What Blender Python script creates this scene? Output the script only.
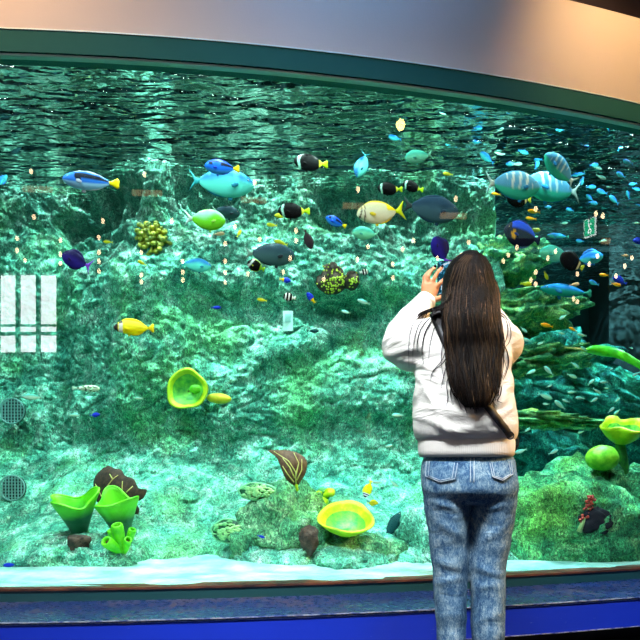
import bpy, bmesh, math, random
import numpy as np
from mathutils import Vector, Matrix, noise, Euler
from mathutils.bvhtree import BVHTree

for o in list(bpy.data.objects): bpy.data.objects.remove(o)
scene = bpy.context.scene
COL = scene.collection
F = 620.0                      # focal length in pixels of a 640 px wide frame
EYE = 0.85                     # camera height
HOR = 466.0                    # row of the horizon

# ---------------------------------------------------------------- camera
cam_d = bpy.data.cameras.new('camera'); cam = bpy.data.objects.new('camera', cam_d); COL.objects.link(cam)
cam.location = (0, 0, EYE); cam.rotation_euler = (math.pi/2, 0, 0)
cam_d.sensor_width = 36; cam_d.lens = 36*F/640; cam_d.shift_y = (HOR-320)/640.0
cam_d.clip_start = 0.05; cam_d.clip_end = 100
scene.camera = cam

# ---------------------------------------------------------------- view, world, lights
vs = scene.view_settings
vs.view_transform = 'Standard'; vs.look = 'None'; vs.gamma = 1; vs.use_curve_mapping = False
vs.exposure = 0.0
cy = scene.cycles
cy.max_bounces = 8; cy.diffuse_bounces = 3; cy.glossy_bounces = 4; cy.transparent_max_bounces = 16
cy.transmission_bounces = 6; cy.sample_clamp_indirect = 4.0; cy.use_denoising = True
cy.caustics_reflective = False; cy.caustics_refractive = False

w = bpy.data.worlds.new('world'); scene.world = w; w.use_nodes = True
w.node_tree.nodes['Background'].inputs[0].default_value = (0.55, 0.68, 0.85, 1)
w.node_tree.nodes['Background'].inputs[1].default_value = 0.3

def light(name, kind, loc, target, power, color, **kw):
    d = bpy.data.lights.new(name, kind); d.energy = power; d.color = color
    for k, v in kw.items(): setattr(d, k, v)
    o = bpy.data.objects.new(name, d); COL.objects.link(o); o.location = loc
    o.rotation_euler = (Vector(target)-Vector(loc)).to_track_quat('-Z', 'Y').to_euler()
    return o
# ceiling fill added to light the person, and the warm lamp at right
light('hall_fill', 'AREA', (-1.0, -0.1, 5.1), (0.1, 1.9, 1.0), 78, (0.86, 0.94, 1.0), shape='RECTANGLE', size=2.2, size_y=0.5, spread=math.radians(62))
light('hall_fill', 'AREA', (1.4, -0.1, 5.1), (0.7, 1.9, 1.0), 36, (0.86, 0.95, 1.0), shape='RECTANGLE', size=2.2, size_y=0.5, spread=math.radians(62))
light('warm_lamp', 'SPOT', (4.2, 2.0, 2.9), (0.4, 2.1, 1.1), 760, (1.0, 0.56, 0.16), spot_size=math.radians(50), spot_blend=0.6, shadow_soft_size=0.12)
# wall washers on the fascia above the tank
light('warm_washer', 'SPOT', (-1.75, 2.1, 3.75), (-1.5, 3.0, 2.95), 120, (1.0, 0.60, 0.32), spot_size=math.radians(110), spot_blend=1.0, shadow_soft_size=0.1)
light('warm_washer', 'SPOT', (1.75, 2.5, 3.8), (1.65, 3.5, 2.95), 135, (1.0, 0.62, 0.28), spot_size=math.radians(80), spot_blend=1.0, shadow_soft_size=0.1)
light('blue_washer', 'SPOT', (0.1, 2.5, 4.2), (0.1, 3.1, 3.35), 115, (0.20, 0.50, 1.0), spot_size=math.radians(120), spot_blend=1.0, shadow_soft_size=0.1)
# lamps hung over the water
for lx, ly, p, c in ((-1.9, 3.35, 560, (0.70, 1.0, 0.95)), (-0.5, 3.4, 740, (0.74, 1.0, 0.90)), (0.9, 3.6, 740, (0.74, 1.0, 0.90)),
                     (2.3, 4.6, 950, (0.40, 0.80, 1.0)), (3.6, 5.2, 700, (0.45, 0.9, 1.0))):
    light('tank_lamp', 'SPOT', (lx, ly, 4.75), (lx, ly+0.75, 0.3), p, c, spot_size=math.radians(84), spot_blend=0.5, shadow_soft_size=0.03)

# unseen fill strips added behind the frame to light the rock frontally
for i in range(7):
    x_ = -2.4+i*0.95; y_ = 3.0+0.17*x_+0.043*x_*x_+0.13
    light('fill_strip', 'AREA', (x_, y_, 2.875), (x_-0.1, y_+1.3, 1.2), 10, (0.72, 1.0, 0.92), shape='RECTANGLE', size=0.8, size_y=0.03)

# ---------------------------------------------------------------- helpers
def srgb(r, g, b):
    f = lambda c: (c/255/12.92) if c/255 <= 0.04045 else ((c/255+0.055)/1.055)**2.4
    return (f(r), f(g), f(b), 1)
class N:
    """small node graph helper"""
    def __init__(s, name):
        s.m = bpy.data.materials.new(name); s.m.use_nodes = True; s.t = s.m.node_tree; s.t.nodes.clear()
        s.out = s.t.nodes.new('ShaderNodeOutputMaterial')
    def n(s, kind, ins=None, **kw):
        x = s.t.nodes.new('ShaderNode'+kind)
        for k, v in kw.items(): setattr(x, k, v)
        for k, v in (ins or {}).items():
            if isinstance(v, bpy.types.NodeSocket): s.t.links.new(v, x.inputs[k])
            else: x.inputs[k].default_value = v
        return x
    def l(s, a, b): s.t.links.new(a, b)
    def math(s, op, a, b=0.0, c=0.0): return s.n('Math', {0: a, 1: b, 2: c}, operation=op).outputs[0]
    def ramp(s, fac, stops, interp='LINEAR'):
        r = s.n('ValToRGB', {0: fac}); cr = r.color_ramp; cr.interpolation = interp
        while len(cr.elements) < len(stops): cr.elements.new(0.5)
        for e, (p, c) in zip(cr.elements, stops): e.position = p; e.color = c
        return r.outputs[0]
    def noise(s, vec, scale, detail=4, rough=0.55, dist=0.0):
        return s.n('TexNoise', {'Vector': vec, 'Scale': scale, 'Detail': detail, 'Roughness': rough, 'Distortion': dist}).outputs[0]
    def obj(s): return s.n('TexCoord').outputs['Object']
    def mix(s, f, a, b, blend='MIX'):
        x = s.n('Mix', data_type='RGBA', blend_type=blend)
        for k, v in ((0, f), (6, a), (7, b)):
            if isinstance(v, bpy.types.NodeSocket): s.l(v, x.inputs[k])
            else: x.inputs[k].default_value = v
        return x.outputs[2]
    def bsdf(s, color, rough=0.6, metallic=0.0, bump=None, bstr=0.5, bdist=0.02, spec=0.5, **kw):
        b = s.n('BsdfPrincipled', {'Base Color': color, 'Roughness': rough, 'Metallic': metallic, 'Specular IOR Level': spec, **kw})
        if bump is not None:
            s.l(s.n('Bump', {'Strength': bstr, 'Distance': bdist, 'Height': bump}).outputs[0], b.inputs['Normal'])
        s.l(b.outputs[0], s.out.inputs[0]); return s.m
def plain(name, c, rough=0.6, **kw):
    g = N(name); v = g.obj()
    n_ = g.noise(v, 14, 3)
    c2 = tuple(x*0.82 for x in c[:3])+(1,)
    return g.bsdf(g.mix(n_, c, c2), rough, **kw)
def emit(name, c, s):
    g = N(name); e = g.n('Emission', {0: c, 1: s}); g.l(e.outputs[0], g.out.inputs[0]); return g.m

def mk(name, verts, faces, mat, parent=None, smooth=True, mats=None, midx=None, cols=None, attr='Col'):
    me = bpy.data.meshes.new(name)
    me.from_pydata([tuple(map(float, v)) for v in verts], [], [tuple(int(i) for i in f) for f in faces]); me.validate(); me.update()
    for m in (mats or [mat]): me.materials.append(m)
    if smooth: me.polygons.foreach_set('use_smooth', [True]*len(me.polygons))
    if midx is not None: me.polygons.foreach_set('material_index', list(midx))
    if cols is not None:
        a = me.color_attributes.new(attr, 'FLOAT_COLOR', 'POINT')
        a.data.foreach_set('color', np.asarray(cols, dtype=np.float32).ravel())
    o = bpy.data.objects.new(name, me); COL.objects.link(o)
    if parent: o.parent = parent
    return o
def frombm(name, bm, mat, parent=None, smooth=True):
    me = bpy.data.meshes.new(name); bm.to_mesh(me); bm.free(); me.materials.append(mat)
    if smooth: me.polygons.foreach_set('use_smooth', [True]*len(me.polygons))
    o = bpy.data.objects.new(name, me); COL.objects.link(o)
    if parent: o.parent = parent
    return o
def empty(name, loc=(0, 0, 0), rot=(0, 0, 0)):
    o = bpy.data.objects.new(name, None); COL.objects.link(o); o.location = loc; o.rotation_euler = rot; o.empty_display_size = 0.1; return o
def tag(o, label=None, cat=None, group=None, kind=None):
    if label: o['label'] = label
    if cat: o['category'] = cat
    if group: o['group'] = group
    if kind: o['kind'] = kind
    return o
def struct(o): o['kind'] = 'structure'; return o
def grid(fn, nu, nv, closed_u=False, closed_v=False):
    """verts+faces of fn(u,v) sampled on a grid"""
    us = [i/(nu if closed_u else nu-1) for i in range(nu)]; vs_ = [j/(nv if closed_v else nv-1) for j in range(nv)]
    V = [fn(u, v) for v in vs_ for u in us]; Fc = []
    for j in range(nv if closed_v else nv-1):
        for i in range(nu if closed_u else nu-1):
            a = j*nu+i; b = j*nu+(i+1) % nu; c = ((j+1) % nv)*nu+(i+1) % nu; d = ((j+1) % nv)*nu+i
            Fc.append((a, b, c, d))
    return V, Fc
class MB:
    """collects shapes into one mesh"""
    def __init__(s): s.v = []; s.f = []
    def add(s, V, Fc):
        k = len(s.v); s.v += [tuple(v) for v in V]; s.f += [tuple(i+k for i in f) for f in Fc]; return s
    def box(s, c, d, rot=None):
        V = [Vector((x*d[0]/2, y*d[1]/2, z*d[2]/2)) for x in (-1, 1) for y in (-1, 1) for z in (-1, 1)]
        if rot is not None: V = [rot @ v for v in V]
        V = [v+Vector(c) for v in V]
        return s.add(V, [(0, 1, 3, 2), (4, 6, 7, 5), (0, 4, 5, 1), (2, 3, 7, 6), (0, 2, 6, 4), (1, 5, 7, 3)])
    def tube(s, pts, rad, n=8, cap=True, flat=None):
        """tube through pts with radii; flat=(ax,ay) scales in the section's frame"""
        pts = [Vector(p) for p in pts]; m = len(pts); V = []
        if not hasattr(rad, '__len__'): rad = [rad]*m
        t0 = (pts[1]-pts[0]).normalized(); up = Vector((0, 0, 1)) if abs(t0.z) < 0.9 else Vector((0, 1, 0))
        a = t0.cross(up).normalized(); b = a.cross(t0)
        for i, p in enumerate(pts):
            t = (pts[min(i+1, m-1)]-pts[max(i-1, 0)]).normalized()
            a = (a-t*a.dot(t)).normalized(); b = t.cross(a)
            r = rad[i]; ra, rb = (r, r) if not hasattr(r, '__len__') else r
            for k in range(n):
                q = 2*math.pi*k/n; V.append(p+a*math.cos(q)*ra+b*math.sin(q)*rb)
        Fc = [(i*n+k, i*n+(k+1) % n, (i+1)*n+(k+1) % n, (i+1)*n+k) for i in range(m-1) for k in range(n)]
        if cap: Fc += [tuple(range(n))[::-1], tuple((m-1)*n+k for k in range(n))]
        return s.add(V, Fc)
    def ball(s, c, r, n=10, m=7, rot=None):
        if not hasattr(r, '__len__'): r = (r, r, r)
        V = []
        for j in range(1, m):
            th = math.pi*j/m
            for k in range(n):
                q = 2*math.pi*k/n; V.append(Vector((r[0]*math.sin(th)*math.cos(q), r[1]*math.sin(th)*math.sin(q), r[2]*math.cos(th))))
        V += [Vector((0, 0, r[2])), Vector((0, 0, -r[2]))]; T = len(V)-2
        if rot is not None: V = [rot @ v for v in V]
        V = [v+Vector(c) for v in V]
        Fc = [(j*n+k, (j+1)*n+k, (j+1)*n+(k+1) % n, j*n+(k+1) % n) for j in range(m-2) for k in range(n)]
        Fc += [(T, k, (k+1) % n) for k in range(n)] + [(T+1, (m-2)*n+(k+1) % n, (m-2)*n+k) for k in range(n)]
        return s.add(V, Fc)
    def o(s, name, mat, parent=None, smooth=True, **kw): return mk(name, s.v, s.f, mat, parent, smooth, **kw)
def modmesh(o, *mods):
    """apply modifiers given as (type, {settings}) and keep the result as the object's own mesh"""
    for k, (t, kw) in enumerate(mods):
        m = o.modifiers.new('m%d' % k, t)
        for a, b in kw.items(): setattr(m, a, b)
    dg = bpy.context.evaluated_depsgraph_get(); me = bpy.data.meshes.new_from_object(o.evaluated_get(dg), depsgraph=dg)
    o.modifiers.clear(); old = o.data; o.data = me; bpy.data.meshes.remove(old)
    me.polygons.foreach_set('use_smooth', [True]*len(me.polygons)); return o
def dup(root):
    r = root.copy(); COL.objects.link(r)
    for ch in list(root.children):
        c = ch.copy(); COL.objects.link(c); c.parent = r
        for g_ in ch.children:
            d = g_.copy(); COL.objects.link(d); d.parent = c
    return r
def P(px, py, D):            # place at a distance of D in front of the camera's plane
    return Vector(((px-320)/F*D, D, EYE+(HOR-py)/F*D))
def glass_y(x): return 3.0+0.17*x+0.043*x*x
def sm(a, b, x): t = min(1, max(0, (x-a)/(b-a))); return t*t*(3-2*t)
# ================================================================ the hall
def dark_paint(name, c, rough=0.7):
    g = N(name); v = g.obj(); return g.bsdf(g.ramp(g.noise(v, 3, 5), [(0.3, c), (0.7, tuple(x*0.7 for x in c[:3])+(1,))]), rough)
M_ceil = dark_paint('ceiling_paint', srgb(44, 34, 44))
M_wall = dark_paint('hall_paint', srgb(70, 74, 84))
M_floor = dark_paint('floor_vinyl', srgb(40, 42, 58), 0.35)
M_upper = dark_paint('upper_paint', srgb(48, 34, 44))
g = N('fascia_paint'); v = g.obj()
M_fascia = g.bsdf(g.mix(g.noise(v, 2.5, 3), srgb(180, 170, 164), srgb(170, 160, 154)), 0.7, bump=g.noise(v, 120, 3), bstr=0.15, bdist=0.003)
g = N('frame_paint'); v = g.obj()
M_band = g.bsdf(g.mix(g.noise(v, 5, 4), srgb(22, 74, 72), srgb(30, 84, 80)), 0.85, spec=0.15, bump=g.noise(v, 160, 2), bstr=0.1, bdist=0.002)
M_bead = plain('sealant_white', srgb(190, 214, 214), 0.4)
X0, X1, Y0 = -5.2, 5.6, -3.6
CEIL = 5.2
mb = MB().box(((X0+X1)/2, 1.5, -0.05), (X1-X0+.4, 11, 0.1)); struct(mb.o('floor', M_floor, smooth=False))
mb = MB().box(((X0+X1)/2, 1.5, CEIL+0.05), (X1-X0+.4, 11, 0.1)); struct(mb.o('ceiling', M_ceil, smooth=False))
mb = MB().box((X1+0.05, 1.6, CEIL/2), (0.1, 10.4, CEIL)); struct(mb.o('wall_right', M_wall, smooth=False))
mb = MB().box((X0-0.05, 1.6, CEIL/2), (0.1, 10.4, CEIL)); struct(mb.o('wall_left', M_wall, smooth=False))
# wall behind the camera with the big daylight window in it
WX0, WX1, WZ0, WZ1 = -5.0, -3.0, 2.45, 3.72
mb = MB()
mb.box(((X0+WX0)/2, Y0-0.05, CEIL/2), (WX0-X0, 0.1, CEIL)); mb.box(((WX1+X1)/2, Y0-0.05, CEIL/2), (X1-WX1, 0.1, CEIL))
mb.box(((WX0+WX1)/2, Y0-0.05, WZ0/2), (WX1-WX0, 0.1, WZ0)); mb.box(((WX0+WX1)/2, Y0-0.05, (CEIL+WZ1)/2), (WX1-WX0, 0.1, CEIL-WZ1))
struct(mb.o('wall_back', M_wall, smooth=False))
light('window_daylight', 'AREA', ((WX0+WX1)/2, Y0-0.35, (WZ0+WZ1)/2), ((WX0+WX1)/2, 3, (WZ0+WZ1)/2-0.3), 125, (0.95, 0.96, 1.0), shape='RECTANGLE', size=WX1-WX0+.3, size_y=WZ1-WZ0+.3)
M_mull = plain('window_frame_paint', srgb(40, 52, 60), 0.5)
mb = MB(); n = 5
for i in range(n+1): mb.box((WX0+(WX1-WX0)*i/n, Y0+0.0, (WZ0+WZ1)/2), (0.07, 0.1, WZ1-WZ0))
mb.box(((WX0+WX1)/2, Y0, WZ0+0.03), (WX1-WX0, 0.1, 0.06)); mb.box(((WX0+WX1)/2, Y0, WZ1-0.03), (WX1-WX0, 0.1, 0.06))
mb.box(((WX0+WX1)/2, Y0, WZ0+0.34), (WX1-WX0, 0.07, 0.04)); mb.box(((WX0+WX1)/2, Y0, WZ0+0.46), (WX1-WX0, 0.05, 0.025))
wf = struct(mb.o('window_2', M_mull, smooth=False))

def curve_sheet(x0, x1, nx, off, z0, z1, thick, nz=2):
    """slab that follows the curved front of the tank, front face at glass_y+off"""
    def pt(x, o_):
        s_ = 0.17+0.086*x; k = math.hypot(1, s_); return (x-s_/k*o_, glass_y(x)+o_/k)
    V = []; Fc = []
    for i in range(nx+1):
        x = x0+(x1-x0)*i/nx
        a = pt(x, off); b = pt(x, off+thick)
        V += [(a[0], a[1], z0), (a[0], a[1], z1), (b[0], b[1], z1), (b[0], b[1], z0)]
    for i in range(nx):
        for k in range(4): Fc.append((i*4+k, i*4+(k+1) % 4, (i+1)*4+(k+1) % 4, (i+1)*4+k))
    Fc += [(3, 2, 1, 0), tuple(nx*4+k for k in range(4))]
    return V, Fc
TX0, TX1 = -3.2, 5.0
V, Fc = curve_sheet(TX0, TX1, 80, 0.0, 2.845, 3.33, 0.10); struct(mk('wall_fascia', V, Fc, M_fascia, smooth=False))
V, Fc = curve_sheet(TX0, TX1, 80, -0.012, 2.745, 2.848, 0.10); struct(mk('trim_1', V, Fc, M_band, smooth=False))
V, Fc = curve_sheet(TX0, TX1, 80, -0.016, 2.846, 2.852, 0.05); struct(mk('trim_2', V, Fc, M_bead, smooth=False))
V, Fc = curve_sheet(TX0, TX1, 80, 0.000, 2.735, 2.746, 0.03); struct(mk('trim_3', V, Fc, M_bead, smooth=False))
V, Fc = curve_sheet(TX0, TX1, 60, 0.25, 3.30, CEIL, 0.06); V2, F2 = curve_sheet(TX0, TX1, 60, 0.08, 3.28, 3.325, 0.25)
m_ = MB().add(V, Fc).add(V2, F2); struct(m_.o('wall_upper', M_upper, smooth=False))
# side pieces of the front wall
mb = MB().box(((X0+TX0)/2, 2.95, CEIL/2), (TX0-X0, 0.2, CEIL)); struct(mb.o('wall_front', M_wall, smooth=False))

# --- plinth below the glass
g = N('sill_rust'); v = g.obj(); M_sill = g.bsdf(g.ramp(g.noise(v, 9, 6), [(0.35, srgb(40, 24, 22)), (0.65, srgb(110, 62, 40))]), 0.5)
g = N('plinth_green'); v = g.obj(); M_pg = g.bsdf(g.mix(g.noise(v, 6, 4), srgb(22, 66, 70), srgb(34, 76, 78)), 0.35)
g = N('ledge_navy'); v = g.obj()
n1 = g.noise(v, 2.2, 6, 0.65); n2 = g.noise(v, 34, 6, 0.7)
dull = g.ramp(g.math('MULTIPLY', n1, n2), [(0.28, (0, 0, 0, 1)), (0.40, (1, 1, 1, 1))])
M_ledge = g.bsdf(g.mix(dull, srgb(26, 44, 96), srgb(84, 74, 88)), g.ramp(n2, [(0.3, (0.16, ) * 3+(1,)), (0.7, (0.42,)*3+(1,))]), bump=n2, bstr=0.2, bdist=0.004)
g = N('riser_blue'); v = g.obj()
mp = g.n('Mapping', {'Vector': v, 'Scale': (3, 3, 40)}).outputs[0]
sc_ = g.ramp(g.noise(mp, 4.5, 8, 0.7), [(0.66, (0, 0, 0, 1)), (0.70, (1, 1, 1, 1))])
M_riser = g.bsdf(g.mix(g.math('MULTIPLY', sc_, 0.7), g.mix(g.noise(v, 2, 3), srgb(26, 56, 200), srgb(20, 44, 170)), srgb(130, 150, 200)), 0.35)
M_toe = plain('toe_black', srgb(16, 16, 22), 0.6)
g = N('worn_edge'); v = g.obj()
M_edge = g.bsdf(g.ramp(g.noise(v, 22, 6, 0.7), [(0.42, srgb(30, 48, 120)), (0.56, srgb(150, 150, 165))]), 0.5)
V, Fc = curve_sheet(TX0, TX1, 80, -0.02, 0.279, 0.289, 0.10); struct(mk('trim_4', V, Fc, M_sill, smooth=False))
V, Fc = curve_sheet(TX0, TX1, 80, -0.012, 0.222, 0.280, 0.08); struct(mk('trim_5', V, Fc, M_pg, smooth=False))
V, Fc = curve_sheet(TX0, TX1, 80, -0.395, 0.216, 0.228, 0.45); struct(mk('ledge_top', V, Fc, M_ledge, smooth=False))
V, Fc = curve_sheet(TX0, TX1, 80, -0.398, 0.2245, 0.2285, 0.01); struct(mk('trim_6', V, Fc, M_edge, smooth=False))
V, Fc = curve_sheet(TX0, TX1, 80, -0.39, 0.09, 0.2165, 0.06); struct(mk('trim_7', V, Fc, M_riser, smooth=False))
V, Fc = curve_sheet(TX0, TX1, 80, -0.393, 0.086, 0.0905, 0.07); struct(mk('trim_8', V, Fc, M_edge, smooth=False))
V, Fc = curve_sheet(TX0, TX1, 80, -0.28, 0.0, 0.09, 0.3); struct(mk('trim_9', V, Fc, M_toe, smooth=False))

# --- the glass
g = N('aquarium_glass')
fr = g.n('Fresnel', {'IOR': 1.5}).outputs[0]; geo = g.n('NewGeometry')
fac = g.math('MULTIPLY', g.math('MULTIPLY', fr, 1.9), g.math('SUBTRACT', 1.0, geo.outputs['Backfacing']))
gl = g.n('BsdfGlossy', {'Color': (1, 1, 1, 1), 'Roughness': 0.0}); tr = g.n('BsdfTransparent', {'Color': (0.97, 1, 0.99, 1)})
mx = g.n('MixShader', {0: fac}); g.l(tr.outputs[0], mx.inputs[1]); g.l(gl.outputs[0], mx.inputs[2]); g.l(mx.outputs[0], g.out.inputs[0])
V, Fc = curve_sheet(TX0, TX1, 120, 0.005, 0.27, 2.80, 0.03)
gls = struct(mk('window_1', V, Fc, g.m, smooth=True))
gm = gls.data
for p in gm.polygons: p.use_smooth = abs(p.normal.z) < 0.5 and True
try:
    gm.set_sharp_from_angle(angle=math.radians(40))
except Exception as e: print(e)

# ================================================================ the tank
g = N('deep_tank_paint'); v = g.obj()
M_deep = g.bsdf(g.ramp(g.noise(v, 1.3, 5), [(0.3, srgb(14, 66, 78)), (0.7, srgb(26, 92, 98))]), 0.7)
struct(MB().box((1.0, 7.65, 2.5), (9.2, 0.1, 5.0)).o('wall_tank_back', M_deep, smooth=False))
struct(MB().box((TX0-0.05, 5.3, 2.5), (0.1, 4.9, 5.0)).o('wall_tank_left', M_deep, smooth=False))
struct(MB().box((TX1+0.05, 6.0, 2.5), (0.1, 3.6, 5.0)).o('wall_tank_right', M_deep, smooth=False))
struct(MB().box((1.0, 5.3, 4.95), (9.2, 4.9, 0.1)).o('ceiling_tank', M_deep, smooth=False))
# pale green service column in the deep part
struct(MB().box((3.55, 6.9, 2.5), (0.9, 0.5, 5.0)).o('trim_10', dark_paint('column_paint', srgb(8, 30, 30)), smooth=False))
# sand
g = N('pale_sand'); v = g.obj()
M_sand = g.bsdf(g.ramp(g.noise(v, 5, 7, 0.65), [(0.3, srgb(96, 176, 168)), (0.7, srgb(186, 222, 212))]), 0.8, bump=g.noise(v, 60, 4), bstr=0.4, bdist=0.01)
def sandz(x, y): return 0.285+0.02*noise.noise(Vector((x*2, y*5, 0)))+0.035*sm(0, 1.2, y-glass_y(x))
V, Fc = grid(lambda u, v_: (lambda x: (lambda y: (x, y, sandz(x, y)))(glass_y(x)+0.02+v_**1.6*3.5))(TX0+u*(TX1-TX0)), 160, 60)
V2 = V
struct(mk('floor_tank', V, Fc, M_sand))
# ================================================================ rockwork
def rock_mat(name, dark, mid, light_, extra, k=1.0, bs=1.0, top=False):
    g = N(name); v = g.n('NewGeometry').outputs['Position']
    big = g.noise(v, 1.7*k, 5, 0.6); med = g.noise(v, 7*k, 6, 0.68, 0.8); fine = g.noise(g.n('Mapping', {'Vector': v, 'Rotation': (0, 0.6, 0), 'Scale': (1.0, 1.0, 0.55)}).outputs[0], 58*k, 4, 0.75, 1.6)
    vor = g.n('TexVoronoi', {'Vector': v, 'Scale': 46*k}).outputs[0]
    base = g.ramp(med, [(0.34, dark), (0.5, mid), (0.68, light_)])
    base = g.mix(g.ramp(big, [(0.52, (0, 0, 0, 1)), (0.66, (0.75,)*3+(1,))]), base, extra)
    if top:      # patchy darkening toward the waterline, shade painted into the rock colour
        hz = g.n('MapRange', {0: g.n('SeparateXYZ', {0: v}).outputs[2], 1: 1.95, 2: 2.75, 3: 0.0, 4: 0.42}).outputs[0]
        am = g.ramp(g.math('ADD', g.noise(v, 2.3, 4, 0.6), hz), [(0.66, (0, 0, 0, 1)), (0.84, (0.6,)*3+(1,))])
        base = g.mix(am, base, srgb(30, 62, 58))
    sp = g.ramp(fine, [(0.36, (0.16, 0.22, 0.21, 1)), (0.5, (0.80,)*3+(1,)), (0.63, (2.0, 1.95, 1.9, 1))])
    col = g.mix(1.0, base, sp, 'MULTIPLY')
    h = g.math('ADD', g.math('MULTIPLY', fine, 0.5), g.math('ADD', g.math('MULTIPLY', med, 1.3), g.math('MULTIPLY', vor, -0.25)))
    return g.bsdf(col, 0.75, bump=h, bstr=0.9*bs, bdist=0.035/k, spec=0.3)
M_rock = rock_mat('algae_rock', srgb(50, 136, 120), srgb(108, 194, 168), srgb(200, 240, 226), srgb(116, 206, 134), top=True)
M_rock2 = rock_mat('algae_rock_green', srgb(22, 96, 66), srgb(64, 164, 110), srgb(150, 220, 150), srgb(120, 200, 80))
M_rock3 = rock_mat('algae_rock_mound', srgb(44, 112, 84), srgb(96, 172, 124), srgb(186, 226, 180), srgb(130, 196, 90))
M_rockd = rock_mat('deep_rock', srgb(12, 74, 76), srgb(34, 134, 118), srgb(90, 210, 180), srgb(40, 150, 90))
M_ledge_r = rock_mat('mossy_ledge', srgb(24, 96, 76), srgb(84, 176, 120), srgb(210, 240, 150), srgb(160, 200, 80), 1.6)

def hf(x, z):
    """depth of the rock wall at (x,z)"""
    n = noise.fractal(Vector((x*0.9, z*1.0, 3.1)), 0.8, 2.0, 3)
    y = 4.55+0.15*n
    # lower ledge, lit on top, undercut below: follows z = 1.28
    zl = 1.27+0.05*math.sin(x*1.9+0.6)+0.05*noise.noise(Vector((x*2.2, 0, 5)))
    m = sm(-1.1, -0.55, x)*(1-0.2*sm(0.6, 1.4, x))
    y -= m*(0.13*sm(zl-0.22, zl-0.02, z)*(1-sm(zl+0.0, zl+0.50, z)))
    # upper ledge z = 2.22
    zu = 2.20+0.06*noise.noise(Vector((x*1.6, 2, 1)))
    m = sm(-1.5, -0.8, x)
    y -= m*(0.13*sm(zu-0.22, zu-0.04, z)*(1-sm(zu+0.02, zu+0.5, z)))
    y += 0.15*sm(-0.2, 0.1, x)*(1-sm(0.25, 0.6, x))*math.exp(-((z-1.98)/0.12)**2)
    # diagonal ridge
    d = (z-1.55)-0.42*(x+0.55); y -= 0.13*math.exp(-(d/0.09)**2)*math.exp(-((x+0.35)/0.35)**2)
    # left part: a broad buttress
    y -= 0.25*math.exp(-((x+1.25)/0.35)**2)*(0.6+0.4*sm(0.8, 1.8, z))
    y += 0.12*sm(-1.75, -1.95, x)
    # foot swells toward the glass
    y -= 0.62*(1-sm(0.34, 1.05, z))+0.26*(1-sm(0.28, 0.50, z))
    # centre mound and right-hand lower mass
    q = ((x+0.08)/0.55)**2+((z-0.42)/0.34)**2; y -= 0.22*max(0, 1-q)**0.7
    q = ((x-0.30)/0.34)**2+((z-0.35)/0.28)**2; y -= 0.16*max(0, 1-q)**0.7
    q = ((x+1.45)/0.48)**2+((z-0.38)/0.22)**2; y -= 0.20*max(0, 1-q)**0.7
    # dark alcoves under the waterline
    for (ax, az, rx, rz, dp) in ((-1.62, 2.66, .42, .40, .36), (-0.85, 2.75, .3, .25, .16), (0.25, 2.78, .4, .22, .22), (0.75, 2.6, .3, .3, .14)):
        q = ((x-ax)/rx)**2+((z-az)/rz)**2+0.5*noise.fractal(Vector((x*4, z*4, 7)), .8, 2, 3); y += dp*max(0, 1-q)**1.3
    # noise
    r = noise.multi_fractal(Vector((x*3.0, z*3.4, 0.7)), 0.8, 2.1, 5)
    y -= 0.034*(r-1.0)
    t = abs(noise.noise(Vector((x*6+1.5*noise.noise(Vector((x*3, z*3, 9))), z*6, 2.3))))
    y += 0.022*math.exp(-(t/0.06)**2)
    y += 0.020*noise.fractal(Vector((x*22, z*22, 1.3)), 0.7, 2.0, 3)
    # the wall turns away into the deep part
    y += 2.6*sm(1.30, 1.70, x+0.10*noise.noise(Vector((z*3, 0, 0)))) 
    return y
NX, NZ = 420, 300
xs = [-3.15+(1.75+3.15)*i/(NX-1) for i in range(NX)]; zs = [0.27+(2.99-0.27)*j/(NZ-1) for j in range(NZ)]
V = []
for z in zs:
    for x in xs: V.append((x, hf(x, z), z))
Fc = [(j*NX+i, j*NX+i+1, (j+1)*NX+i+1, (j+1)*NX+i) for j in range(NZ-1) for i in range(NX-1)]
# close it at the back so it is a body with depth
k0 = len(V)
rim = [i for i in range(NX)] + [j*NX+NX-1 for j in range(1, NZ)] + [(NZ-1)*NX+i for i in range(NX-2, -1, -1)] + [j*NX for j in range(NZ-2, 0, -1)]
for i in rim: V.append((V[i][0], max(V[i][1]+0.05, 7.4), V[i][2]))
L_ = len(rim)
for a in range(L_): Fc.append((rim[a], k0+a, k0+(a+1) % L_, rim[(a+1) % L_]))
Fc.append(tuple(k0+a for a in range(L_)))
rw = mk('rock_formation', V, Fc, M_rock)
tag(rw, 'broad green algae-covered artificial rock wall filling the middle and left of the tank', 'rock wall')
TREES = [BVHTree.FromPolygons([Vector(v) for v in V], Fc[:-1])]
def hit(px, py):
    """where the line of sight through a pixel meets the rocks"""
    o = Vector((0, 0, EYE)); d = (P(px, py, 1)-o).normalized(); best = None
    for t in TREES:
        h = t.ray_cast(o, d)
        if h[0] is not None and (best is None or h[3] < best[1]): best = (h[0], h[3], h[1])
    return best
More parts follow.
